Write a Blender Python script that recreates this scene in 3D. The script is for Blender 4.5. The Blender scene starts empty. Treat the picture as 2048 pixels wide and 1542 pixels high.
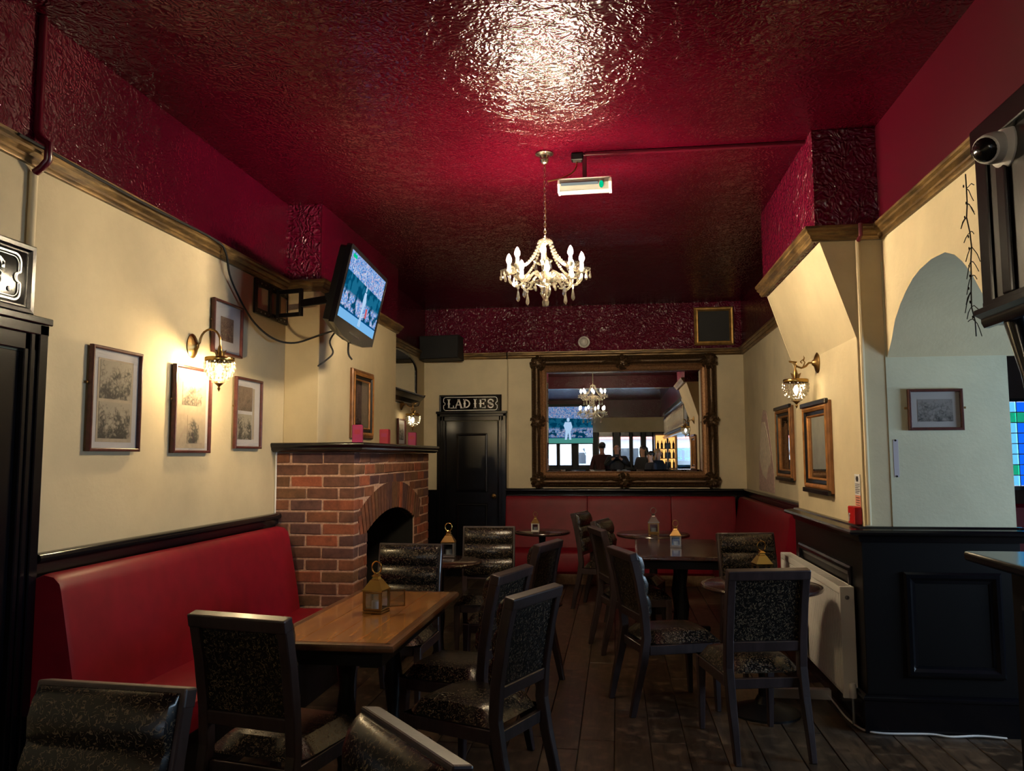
import bpy, bmesh, math, random
from mathutils import Vector, Matrix, Euler
from mathutils.geometry import tessellate_polygon
random.seed(7)
PI = math.pi
sc = bpy.context.scene
col = sc.collection

# ------------------------------------------------------------------ camera, world, exposure
CAM_H, FPX, YAW, PITCH, ROLL = 1.5, 1582.5, .13, .0891, -.0038
cam_d = bpy.data.cameras.new('camera'); cam = bpy.data.objects.new('camera', cam_d); col.objects.link(cam)
cam_d.sensor_fit = 'HORIZONTAL'; cam_d.sensor_width = 36.0; cam_d.lens = FPX / 2048 * 36.0
cam_d.clip_start = .05; cam_d.clip_end = 200
_cy, _sy, _cp, _sp = math.cos(YAW), math.sin(YAW), math.cos(PITCH), math.sin(PITCH)
_fw = Vector((-_sy * _cp, _cy * _cp, _sp)); _r = Vector((_cy, _sy, 0)); _u = _r.cross(_fw)
_r2 = math.cos(ROLL) * _r + math.sin(ROLL) * _u; _u2 = -math.sin(ROLL) * _r + math.cos(ROLL) * _u
cam.matrix_world = Matrix(((_r2.x, _u2.x, -_fw.x, 0), (_r2.y, _u2.y, -_fw.y, 0), (_r2.z, _u2.z, -_fw.z, CAM_H), (0, 0, 0, 1)))
sc.camera = cam
sc.view_settings.view_transform = 'Standard'; sc.view_settings.look = 'None'
sc.view_settings.exposure = 0.0; sc.view_settings.gamma = 1.0; sc.view_settings.use_curve_mapping = False
cy = sc.cycles
cy.max_bounces = 7; cy.diffuse_bounces = 3; cy.glossy_bounces = 4; cy.transmission_bounces = 5; cy.transparent_max_bounces = 14
cy.sample_clamp_indirect = 3.0; cy.sample_clamp_direct = 0.0; cy.caustics_reflective = False; cy.caustics_refractive = False
BULB = 1650.0; BULB_FAR = 260.0     # candle bulbs of the chandeliers
SCONCE_L = 2200.0
DAY = 36.0        # daylight outside the front windows
w = bpy.data.worlds.new('sky'); sc.world = w; w.use_nodes = True
_bg = w.node_tree.nodes['Background']; _bg.inputs[0].default_value = (.58, .78, 1, 1); _bg.inputs[1].default_value = DAY

def portal(loc, rot, sx, sy_):
    l = bpy.data.lights.new('window_portal', 'AREA'); l.shape = 'RECTANGLE'; l.size = sx; l.size_y = sy_
    l.cycles.is_portal = True
    o = bpy.data.objects.new('window_portal', l); o.location = loc; o.rotation_euler = rot; col.objects.link(o)
portal((.6, -7.62, 1.7), (PI / 2, 0, PI), 6.8, 1.7)
portal((4.62, 3.4, 1.475), (0, PI / 2, 0), .75, 1.8)
portal((3.6, 7.35, 1.6), (-PI / 2, 0, PI), 1.2, .9)

# ------------------------------------------------------------------ materials
MATS = {}
def new_mat(name):
    m = bpy.data.materials.new(name); m.use_nodes = True
    nt = m.node_tree; b = nt.nodes['Principled BSDF']; MATS[name] = m
    return m, nt, b
def N(nt, typ, **kw):
    n = nt.nodes.new(typ)
    for k, v in kw.items():
        if k in n.inputs: n.inputs[k].default_value = v
        else: setattr(n, k, v)
    return n
def lk(nt, a, b): nt.links.new(a, b)
def ramp(nt, stops, interp='LINEAR'):
    r = nt.nodes.new('ShaderNodeValToRGB'); r.color_ramp.interpolation = interp
    e = r.color_ramp.elements
    while len(e) < len(stops): e.new(.5)
    for el, (p, c) in zip(e, stops):
        el.position = p; el.color = (*c, 1) if len(c) == 3 else c
    return r
def coords(nt, scale=(1, 1, 1), rot=(0, 0, 0), kind='Object'):
    t = nt.nodes.new('ShaderNodeTexCoord'); mp = nt.nodes.new('ShaderNodeMapping')
    mp.inputs['Scale'].default_value = scale; mp.inputs['Rotation'].default_value = rot
    lk(nt, t.outputs[kind], mp.inputs[0]); return mp.outputs[0]
def bump(nt, b, h, strength, dist):
    n = N(nt, 'ShaderNodeBump'); n.inputs['Strength'].default_value = strength; n.inputs['Distance'].default_value = dist
    lk(nt, h, n.inputs['Height']); lk(nt, n.outputs[0], b.inputs['Normal'])
def plain(name, c, rough=.5, metal=0., bs=0., bscale=40., coat=0., spec=None, noise=0.):
    m, nt, b = new_mat(name)
    b.inputs['Base Color'].default_value = (*c, 1); b.inputs['Roughness'].default_value = rough; b.inputs['Metallic'].default_value = metal
    if coat: b.inputs['Coat Weight'].default_value = coat; b.inputs['Coat Roughness'].default_value = .12
    if spec is not None: b.inputs['Specular IOR Level'].default_value = spec
    if bs or noise:
        v = coords(nt); n = N(nt, 'ShaderNodeTexNoise', Scale=bscale, Detail=4.); lk(nt, v, n.inputs['Vector'])
        if bs: bump(nt, b, n.outputs['Fac'], bs, .004)
        if noise:
            r = ramp(nt, [(.3, tuple(x * (1 - noise) for x in c)), (.7, tuple(min(1, x * (1 + noise)) for x in c))])
            lk(nt, n.outputs['Fac'], r.inputs[0]); lk(nt, r.outputs[0], b.inputs['Base Color'])
    return m

def lincrusta(name, c, rough, strength, scale=1.0, dist=.0045):
    m, nt, b = new_mat(name)
    v = coords(nt)
    dn = N(nt, 'ShaderNodeTexNoise', Scale=5. * scale, Detail=2.); lk(nt, v, dn.inputs['Vector'])
    mixv = N(nt, 'ShaderNodeMix', data_type='VECTOR'); mixv.inputs[0].default_value = .16
    lk(nt, v, mixv.inputs[4]); lk(nt, dn.outputs['Color'], mixv.inputs[5])
    vo = N(nt, 'ShaderNodeTexVoronoi', feature='SMOOTH_F1', Scale=30. * scale, Smoothness=.35); lk(nt, mixv.outputs[1], vo.inputs['Vector'])
    vo2 = N(nt, 'ShaderNodeTexVoronoi', feature='DISTANCE_TO_EDGE', Scale=9. * scale); lk(nt, mixv.outputs[1], vo2.inputs['Vector'])
    r2 = ramp(nt, [(.0, (0, 0, 0)), (.12, (1, 1, 1))]); lk(nt, vo2.outputs['Distance'], r2.inputs[0])
    mp = N(nt, 'ShaderNodeMath', operation='MULTIPLY'); lk(nt, vo.outputs['Distance'], mp.inputs[0]); mp.inputs[1].default_value = 1.4
    ad = N(nt, 'ShaderNodeMath', operation='ADD'); lk(nt, mp.outputs[0], ad.inputs[0])
    m2 = N(nt, 'ShaderNodeMath', operation='MULTIPLY'); lk(nt, r2.outputs[0], m2.inputs[0]); m2.inputs[1].default_value = .35
    lk(nt, m2.outputs[0], ad.inputs[1])
    bump(nt, b, ad.outputs[0], strength, dist)
    n3 = N(nt, 'ShaderNodeTexNoise', Scale=1.3, Detail=3.); lk(nt, v, n3.inputs['Vector'])
    r = ramp(nt, [(.35, tuple(x * .75 for x in c)), (.65, tuple(x * 1.15 for x in c))]); lk(nt, n3.outputs['Fac'], r.inputs[0])
    lk(nt, r.outputs[0], b.inputs['Base Color'])
    b.inputs['Roughness'].default_value = rough
    if name == 'ceiling_red': b.inputs['Specular IOR Level'].default_value = .3
    return m
lincrusta('ceiling_red', (.056, .0009, .007), .15, .58, 1.7)
lincrusta('frieze_back_daylit', (.105, .003, .020), .2, 1.0, 1.5, .010)  # same frieze red, daylight sheen put into a lighter, more purple colour
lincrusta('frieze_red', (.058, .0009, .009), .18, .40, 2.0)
plain('gloss_red', (.072, .0012, .010), .3)
def cream(name, c):
    m, nt, b = new_mat(name); v = coords(nt)
    n = N(nt, 'ShaderNodeTexNoise', Scale=2.2, Detail=6., Roughness=.6); lk(nt, v, n.inputs['Vector'])
    r = ramp(nt, [(.3, tuple(x * .84 for x in c)), (.6, c), (.8, tuple(min(1, x * 1.06) for x in c))]); lk(nt, n.outputs['Fac'], r.inputs[0])
    lk(nt, r.outputs[0], b.inputs['Base Color']); b.inputs['Roughness'].default_value = .75
    n2 = N(nt, 'ShaderNodeTexNoise', Scale=45., Detail=5.); lk(nt, v, n2.inputs['Vector']); bump(nt, b, n2.outputs['Fac'], .25, .004)
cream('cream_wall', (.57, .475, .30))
cream('cream_back_lifted', (.80, .70, .49))  # cream lightened for the far walls; colour makes up for weak lamplight there
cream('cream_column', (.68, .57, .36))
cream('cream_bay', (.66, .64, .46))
plain('plaster_pink', (.62, .45, .40), .9, bs=.6, bscale=30, noise=.2)
plain('plaster_pale', (.82, .72, .58), .9, bs=.8, bscale=22, noise=.15)
plain('patch_lilac', (.48, .45, .50), .8)
plain('black_gloss', (.004, .004, .006), .2, bs=.05, bscale=12)
plain('black_satin', (.005, .0045, .005), .38, spec=.25)
plain('black_matt', (.006, .006, .007), .7)
plain('black_plastic', (.007, .007, .008), .14)
plain('soot', (.004, .0035, .003), .95)
plain('red_vinyl', (.19, .0025, .013), .45, bs=.08, bscale=9, noise=.12, spec=.3)
plain('plinth_wood', (.17, .10, .05), .5, noise=.3)
plain('white_paint', (.74, .72, .68), .4)
plain('white_plastic', (.75, .74, .72), .3)
plain('batten_white', (.24, .24, .22), .4)
plain('sign_black', (.004, .004, .005), .06)
plain('bead_black', (.004, .004, .006), .07)
plain('grey_metal', (.3, .3, .3), .35, .8)
plain('brass', (.62, .40, .12), .26, 1.)
plain('dark_brass', (.36, .22, .08), .34, 1.)
plain('nickel', (.7, .62, .5), .2, 1.)
plain('pewter', (.45, .44, .43), .3, 1.)
plain('gilt', (.42, .24, .07), .38, .75, noise=.35, bscale=18)
plain('dark_gilt', (.085, .05, .024), .42, .55, bs=.9, bscale=55, noise=.5)
plain('copper_gilt', (.30, .165, .085), .36, .7, bs=.3, bscale=60, noise=.35)
plain('gilt_wood', (.40, .17, .045), .35, .3, noise=.35, bscale=14)
plain('mahogany', (.075, .02, .016), .32, noise=.3)
plain('gilt_wood_dark', (.20, .085, .03), .36, .2, noise=.5, bscale=10)
plain('mahogany_dark', (.022, .008, .006), .3)
plain('mat_card', (.52, .50, .50), .8)
plain('mat_tan', (.42, .34, .24), .8, noise=.08)
plain('silver_text', (.85, .83, .80), .35, .3)
plain('magenta_card', (.26, .008, .075), .5)
plain('crimson_card', (.27, .006, .03), .5)
plain('alarm_red', (.42, .006, .008), .35)
plain('notice_white', (.72, .72, .72), .5)
plain('notice_orange', (.70, .30, .20), .5)
plain('ink', (.02, .02, .025), .6)
plain('speaker_cloth', (.012, .013, .015), .55, bs=.6, bscale=300)
plain('skin', (.42, .21, .14), .5)
plain('skin_pale', (.58, .34, .25), .5)
plain('hair_dark', (.012, .009, .008), .5)
plain('hair_blonde', (.32, .19, .09), .5)
plain('cloth_black', (.012, .012, .016), .8)
plain('cloth_maroon', (.05, .015, .018), .8)
plain('cloth_navy', (.01, .013, .03), .8)
plain('denim', (.03, .05, .11), .8)
plain('eye_white', (.7, .7, .7), .3)
plain('lip', (.3, .08, .07), .5)
plain('road', (.28, .29, .30), .9)
plain('facade', (.42, .38, .34), .9, noise=.1)
plain('facade_red', (.35, .06, .04), .8)
plain('van_white', (.7, .7, .72), .3)
plain('rubber', (.01, .01, .01), .8)
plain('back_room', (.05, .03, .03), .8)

# stained old-gold picture rail
def stained(name, c1, c2, c3, rough):
    m, nt, b = new_mat(name); v = coords(nt, (1.2, 1.2, 9))
    n = N(nt, 'ShaderNodeTexNoise', Scale=4., Detail=6., Roughness=.65); lk(nt, v, n.inputs['Vector'])
    r = ramp(nt, [(.33, c1), (.5, c2), (.68, c3)]); lk(nt, n.outputs['Fac'], r.inputs[0]); lk(nt, r.outputs[0], b.inputs['Base Color'])
    b.inputs['Roughness'].default_value = rough; b.inputs['Metallic'].default_value = .35
stained('rail_gold', (.05, .03, .014), (.16, .095, .035), (.36, .22, .08), .38)

def wood(name, c1, c2, rough, sc_=(1, 9, 9), rand=.0, coat=0., wear=0.):
    m, nt, b = new_mat(name)
    v = coords(nt, sc_)
    info = nt.nodes.new('ShaderNodeObjectInfo')
    ad = N(nt, 'ShaderNodeVectorMath', operation='ADD'); lk(nt, v, ad.inputs[0])
    mu = N(nt, 'ShaderNodeMath', operation='MULTIPLY'); lk(nt, info.outputs['Random'], mu.inputs[0]); mu.inputs[1].default_value = 37.
    lk(nt, mu.outputs[0], ad.inputs[1])
    n = N(nt, 'ShaderNodeTexNoise', Scale=3.2, Detail=8., Roughness=.62, Distortion=.8); lk(nt, ad.outputs[0], n.inputs['Vector'])
    r = ramp(nt, [(.28, c1), (.72, c2)]); lk(nt, n.outputs['Fac'], r.inputs[0])
    out = r.outputs[0]
    if rand:
        hsv = nt.nodes.new('ShaderNodeHueSaturation'); lk(nt, out, hsv.inputs['Color'])
        mr = N(nt, 'ShaderNodeMapRange'); mr.inputs[3].default_value = 1 - rand; mr.inputs[4].default_value = 1 + rand
        lk(nt, info.outputs['Random'], mr.inputs[0]); lk(nt, mr.outputs[0], hsv.inputs['Value']); out = hsv.outputs[0]
    if wear:
        n2 = N(nt, 'ShaderNodeTexNoise', Scale=11., Detail=6.); lk(nt, coords(nt), n2.inputs['Vector'])
        r2 = ramp(nt, [(.52, (0, 0, 0)), (.72, (1, 1, 1))]); lk(nt, n2.outputs['Fac'], r2.inputs[0])
        mx = N(nt, 'ShaderNodeMix', data_type='RGBA'); lk(nt, r2.outputs[0], mx.inputs[0]); lk(nt, out, mx.inputs[6])
        mx.inputs[7].default_value = tuple(x * (1 + wear) for x in c2) + (1,); out = mx.outputs[2]
    lk(nt, out, b.inputs['Base Color']); b.inputs['Roughness'].default_value = rough
    if coat: b.inputs['Coat Weight'].default_value = coat; b.inputs['Coat Roughness'].default_value = .1
    bump(nt, b, n.outputs['Fac'], .25, .003)
wood('floor_wood', (.016, .011, .008), (.085, .058, .036), .36, (9, 1.1, 9), rand=.45, wear=.7)
wood('table_oak', (.11, .038, .008), (.56, .25, .06), .25, (7, 1.2, 7), coat=.6)
wood('table_oak_dark', (.06, .022, .008), (.17, .075, .025), .3, (7, 1.2, 7), coat=.4)
wood('table_dark', (.018, .008, .008), (.06, .026, .022), .2, (1.2, 7, 7), coat=.6)
wood('chair_wood', (.015, .0095, .010), (.046, .029, .031), .38, (6, 6, 1.2), coat=.25)
wood('bar_wood', (.004, .002, .002), (.010, .005, .004), .32, (1, 7, 7), coat=.3)

def chair_leather(name, lines, thr):
    m, nt, b = new_mat(name); v = coords(nt)
    n = N(nt, 'ShaderNodeTexNoise', Scale=58., Detail=0., Distortion=1.6); lk(nt, v, n.inputs['Vector'])
    s = N(nt, 'ShaderNodeMath', operation='SUBTRACT'); lk(nt, n.outputs['Fac'], s.inputs[0]); s.inputs[1].default_value = .5
    a = N(nt, 'ShaderNodeMath', operation='ABSOLUTE'); lk(nt, s.outputs[0], a.inputs[0])
    n2 = N(nt, 'ShaderNodeTexNoise', Scale=75., Detail=0.); lk(nt, v, n2.inputs['Vector'])
    g = N(nt, 'ShaderNodeMath', operation='GREATER_THAN'); lk(nt, n2.outputs['Fac'], g.inputs[0]); g.inputs[1].default_value = .44
    l = N(nt, 'ShaderNodeMath', operation='LESS_THAN'); lk(nt, a.outputs[0], l.inputs[0]); l.inputs[1].default_value = thr
    mu = N(nt, 'ShaderNodeMath', operation='MULTIPLY'); lk(nt, g.outputs[0], mu.inputs[0]); lk(nt, l.outputs[0], mu.inputs[1])
    mx = N(nt, 'ShaderNodeMix', data_type='RGBA'); lk(nt, mu.outputs[0], mx.inputs[0])
    mx.inputs[6].default_value = (.008, .007, .007, 1); mx.inputs[7].default_value = (*lines, 1)
    lk(nt, mx.outputs[2], b.inputs['Base Color']); b.inputs['Roughness'].default_value = .27
    bump(nt, b, mu.outputs[0], .35, .0015)
chair_leather('chair_leather', (.125, .092, .055), .038)

def brick_mat():
    m, nt, b = new_mat('brick'); info = nt.nodes.new('ShaderNodeObjectInfo'); v = coords(nt)
    r = ramp(nt, [(0, (.15, .058, .030)), (.2, (.105, .045, .030)), (.4, (.085, .040, .036)), (.55, (.20, .062, .032)), (.7, (.12, .058, .030)), (.85, (.07, .032, .034)), (.95, (.24, .07, .035))], 'CONSTANT')
    lk(nt, info.outputs['Random'], r.inputs[0])
    ad = N(nt, 'ShaderNodeVectorMath', operation='ADD'); lk(nt, v, ad.inputs[0]); 
    mu = N(nt, 'ShaderNodeMath', operation='MULTIPLY'); lk(nt, info.outputs['Random'], mu.inputs[0]); mu.inputs[1].default_value = 60.
    lk(nt, mu.outputs[0], ad.inputs[1])
    n = N(nt, 'ShaderNodeTexNoise', Scale=16., Detail=7., Roughness=.65); lk(nt, ad.outputs[0], n.inputs['Vector'])
    r2 = ramp(nt, [(.3, (.75, .72, .75)), (.7, (1.8, 1.7, 1.6))]); lk(nt, n.outputs['Fac'], r2.inputs[0])
    mx = N(nt, 'ShaderNodeMix', data_type='RGBA', blend_type='MULTIPLY'); mx.inputs[0].default_value = 1.
    lk(nt, r.outputs[0], mx.inputs[6]); lk(nt, r2.outputs[0], mx.inputs[7])
    lk(nt, mx.outputs[2], b.inputs['Base Color']); b.inputs['Roughness'].default_value = .75
    bump(nt, b, n.outputs['Fac'], .5, .004)
brick_mat()
plain('mortar', (.55, .35, .26), .9, bs=.6, bscale=50, noise=.25)

def clear(name, tint, gloss=.05, rough=.0, body=0.):
    # thin clear glass: mostly see-through, more mirror-like towards grazing angles; body = faint milkiness of cut crystal
    m = bpy.data.materials.new(name); m.use_nodes = True; nt = m.node_tree; nt.nodes.clear(); MATS[name] = m
    o = nt.nodes.new('ShaderNodeOutputMaterial'); t = nt.nodes.new('ShaderNodeBsdfTransparent'); t.inputs[0].default_value = (*tint, 1)
    g = nt.nodes.new('ShaderNodeBsdfGlossy'); g.inputs['Roughness'].default_value = rough; g.inputs[0].default_value = (1, 1, 1, 1)
    lw = nt.nodes.new('ShaderNodeLayerWeight'); lw.inputs['Blend'].default_value = .5
    p = N(nt, 'ShaderNodeMath', operation='POWER'); lk(nt, lw.outputs['Facing'], p.inputs[0]); p.inputs[1].default_value = 4.5
    a = N(nt, 'ShaderNodeMath', operation='MULTIPLY_ADD'); lk(nt, p.outputs[0], a.inputs[0]); a.inputs[1].default_value = .75; a.inputs[2].default_value = gloss
    mx = nt.nodes.new('ShaderNodeMixShader'); lk(nt, a.outputs[0], mx.inputs[0]); lk(nt, t.outputs[0], mx.inputs[1]); lk(nt, g.outputs[0], mx.inputs[2])
    out = mx.outputs[0]
    if body:
        d = nt.nodes.new('ShaderNodeBsdfDiffuse'); d.inputs[0].default_value = (.9, .85, .7, 1); m2 = nt.nodes.new('ShaderNodeMixShader'); m2.inputs[0].default_value = body
        lk(nt, out, m2.inputs[1]); lk(nt, d.outputs[0], m2.inputs[2]); out = m2.outputs[0]
    lk(nt, out, o.inputs[0]); return m
clear('pane_glass', (.97, .98, .98), .05)
clear('picture_glass', (.98, .98, .98), .045)
clear('crystal', (.93, .91, .86), .22, .06, .03)
clear('lantern_glass', (.8, .84, .88), .14, .08)
clear('stained_clear', (.40, .78, .95), .06)
clear('stained_blue', (.08, .38, .95), .06)
clear('stained_green', (.10, .60, .40), .06)

def emit(name, c, s):
    m = bpy.data.materials.new(name); m.use_nodes = True; nt = m.node_tree; nt.nodes.clear(); MATS[name] = m
    o = nt.nodes.new('ShaderNodeOutputMaterial'); e = nt.nodes.new('ShaderNodeEmission'); e.inputs[0].default_value = (*c, 1); e.inputs[1].default_value = s
    lk(nt, e.outputs[0], o.inputs[0]); return m
emit('bulb_glow', (1, .80, .52), BULB)
emit('bulb_glow_far', (1, .80, .52), BULB_FAR)
emit('sconce_glow', (1, .74, .40), SCONCE_L)
emit('sconce_low', (1, .8, .5), 90.)
emit('led_green', (.0, .55, .26), 1.)
emit('tube_white', (.9, 1, .95), .3)
emit('shelf_light', (1, .45, .12), 1.6)
m, nt, b = new_mat('mirror_silver')
b.inputs['Base Color'].default_value = (.9, .92, .93, 1); b.inputs['Metallic'].default_value = 1; b.inputs['Roughness'].default_value = 0.0

def screen_mat(name, scale, strength, wash):
    # lit television picture: stand of spectators above, dark boards, pale pitch at the foot (local x across, z up)
    m = bpy.data.materials.new(name); m.use_nodes = True; nt = m.node_tree; nt.nodes.clear(); MATS[name] = m
    o = nt.nodes.new('ShaderNodeOutputMaterial'); e = nt.nodes.new('ShaderNodeEmission'); e.inputs[1].default_value = strength
    t = nt.nodes.new('ShaderNodeTexCoord'); s = nt.nodes.new('ShaderNodeSeparateXYZ'); lk(nt, t.outputs['Generated'], s.inputs[0])
    v = nt.nodes.new('ShaderNodeTexVoronoi'); v.inputs['Scale'].default_value = scale; lk(nt, t.outputs['Object'], v.inputs['Vector'])
    crowd = ramp(nt, [(0, (.04, .18, .55)), (.35, (.12, .38, .85)), (.6, (.45, .62, .95)), (.8, (.50, .36, .62)), (1, (.85, .9, 1))])
    sx = nt.nodes.new('ShaderNodeSeparateColor'); lk(nt, v.outputs['Color'], sx.inputs[0]); lk(nt, sx.outputs[0], crowd.inputs[0])
    nz = nt.nodes.new('ShaderNodeTexNoise'); nz.inputs['Scale'].default_value = scale * .12; lk(nt, t.outputs['Object'], nz.inputs['Vector'])
    dk = ramp(nt, [(.46, (.0, .07, .16)), (.52, (.01, .16, .30))]); lk(nt, nz.outputs['Fac'], dk.inputs[0])
    # line of the boards slopes gently
    sl = N(nt, 'ShaderNodeMath', operation='MULTIPLY_ADD'); lk(nt, s.outputs[0], sl.inputs[0]); sl.inputs[1].default_value = .05; lk(nt, s.outputs[2], sl.inputs[2])
    band = ramp(nt, [(0, (0, 0, 0)), (.14, (0, 0, 0)), (.15, (1, 1, 1)), (.70, (1, 1, 1)), (.71, (0, 0, 0))], 'LINEAR'); lk(nt, sl.outputs[0], band.inputs[0])
    gaps = ramp(nt, [(.42, (0, 0, 0)), (.50, (1, 1, 1))]); lk(nt, nz.outputs['Fac'], gaps.inputs[0])
    low = ramp(nt, [(.0, (1, 1, 1)), (.38, (1, 1, 1)), (.44, (0, 0, 0))]); lk(nt, s.outputs[2], low.inputs[0])
    mA = N(nt, 'ShaderNodeMath', operation='MULTIPLY'); lk(nt, gaps.outputs[0], mA.inputs[0]); lk(nt, low.outputs[0], mA.inputs[1])
    m1 = nt.nodes.new('ShaderNodeMix'); m1.data_type = 'RGBA'; lk(nt, mA.outputs[0], m1.inputs[0]); lk(nt, dk.outputs[0], m1.inputs[6]); lk(nt, crowd.outputs[0], m1.inputs[7])
    m2 = nt.nodes.new('ShaderNodeMix'); m2.data_type = 'RGBA'; lk(nt, band.outputs[0], m2.inputs[0]); lk(nt, crowd.outputs[0], m2.inputs[6]); lk(nt, m1.outputs[2], m2.inputs[7])
    pitch = ramp(nt, [(0, wash), (.135, wash), (.14, (.0, .08, .25)), (.16, (.0, .08, .25)), (.165, (0, 0, 0))]); lk(nt, s.outputs[2], pitch.inputs[0])
    isp = ramp(nt, [(.160, (1, 1, 1)), (.165, (0, 0, 0))]); lk(nt, s.outputs[2], isp.inputs[0])
    m3 = nt.nodes.new('ShaderNodeMix'); m3.data_type = 'RGBA'; lk(nt, isp.outputs[0], m3.inputs[0]); lk(nt, m2.outputs[2], m3.inputs[6]); lk(nt, pitch.outputs[0], m3.inputs[7])
    lk(nt, m3.outputs[2], e.inputs[0]); lk(nt, e.outputs[0], o.inputs[0])
screen_mat('tv_picture', 95., .85, (.22, .55, .95))
screen_mat('projector_picture', 42., .55, (.12, .50, .42))
emit('figure_blue', (.50, .72, 1.), .9)
emit('figure_red', (.75, .12, .15), .8)

def engraving(name, paper, ink, scale, lo, hi, vg=(8., .05)):
    m, nt, b = new_mat(name); v = coords(nt)
    n = N(nt, 'ShaderNodeTexNoise', Scale=scale * .3, Detail=3.); lk(nt, v, n.inputs['Vector'])
    n2 = N(nt, 'ShaderNodeTexNoise', Scale=scale * 1.6, Detail=6., Roughness=.8); lk(nt, v, n2.inputs['Vector'])
    wv = N(nt, 'ShaderNodeTexVoronoi', feature='DISTANCE_TO_EDGE', Scale=scale); lk(nt, v, wv.inputs['Vector'])
    ad = N(nt, 'ShaderNodeMath', operation='ADD'); lk(nt, n.outputs['Fac'], ad.inputs[0]); lk(nt, n2.outputs['Fac'], ad.inputs[1])
    mu = N(nt, 'ShaderNodeMath', operation='MULTIPLY_ADD'); lk(nt, wv.outputs['Distance'], mu.inputs[0]); mu.inputs[1].default_value = .5; lk(nt, ad.outputs[0], mu.inputs[2])
    r = ramp(nt, [(lo, ink), (hi, paper)]); 
    hf = N(nt, 'ShaderNodeMath', operation='MULTIPLY'); lk(nt, mu.outputs[0], hf.inputs[0]); hf.inputs[1].default_value = .5
    gt = nt.nodes.new('ShaderNodeTexCoord'); sp = nt.nodes.new('ShaderNodeSeparateXYZ'); lk(nt, gt.outputs['Generated'], sp.inputs[0])
    def edge(o_):
        q = N(nt, 'ShaderNodeMath', operation='MULTIPLY_ADD'); lk(nt, o_, q.inputs[0]); q.inputs[1].default_value = 2.; q.inputs[2].default_value = -1.
        p_ = N(nt, 'ShaderNodeMath', operation='POWER'); aq = N(nt, 'ShaderNodeMath', operation='ABSOLUTE'); lk(nt, q.outputs[0], aq.inputs[0]); lk(nt, aq.outputs[0], p_.inputs[0]); p_.inputs[1].default_value = vg[0]; return p_.outputs[0]
    es = N(nt, 'ShaderNodeMath', operation='ADD'); lk(nt, edge(sp.outputs[0]), es.inputs[0]); lk(nt, edge(sp.outputs[2]), es.inputs[1])
    # ink thins out towards the margin and gathers low in the sheet, as in an old topographical plate
    lo_ = N(nt, 'ShaderNodeMath', operation='MULTIPLY_ADD'); lk(nt, sp.outputs[2], lo_.inputs[0]); lo_.inputs[1].default_value = .14; lk(nt, hf.outputs[0], lo_.inputs[2])
    fin = N(nt, 'ShaderNodeMath', operation='MULTIPLY_ADD'); lk(nt, es.outputs[0], fin.inputs[0]); fin.inputs[1].default_value = vg[1]; lk(nt, lo_.outputs[0], fin.inputs[2])
    lk(nt, fin.outputs[0], r.inputs[0]); lk(nt, r.outputs[0], b.inputs['Base Color']); b.inputs['Roughness'].default_value = .8
engraving('print_grey', (.36, .31, .23), (.03, .027, .025), 42, .53, .66)
engraving('print_vignette', (.42, .34, .24), (.04, .038, .035), 45, .55, .70, (2.6, .09))
engraving('print_brown', (.25, .17, .11), (.05, .025, .02), 60, .44, .70)
engraving('print_street', (.34, .32, .31), (.03, .03, .03), 50, .46, .66)
engraving('print_portrait', (.16, .10, .09), (.03, .02, .02), 35, .44, .66)

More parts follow.
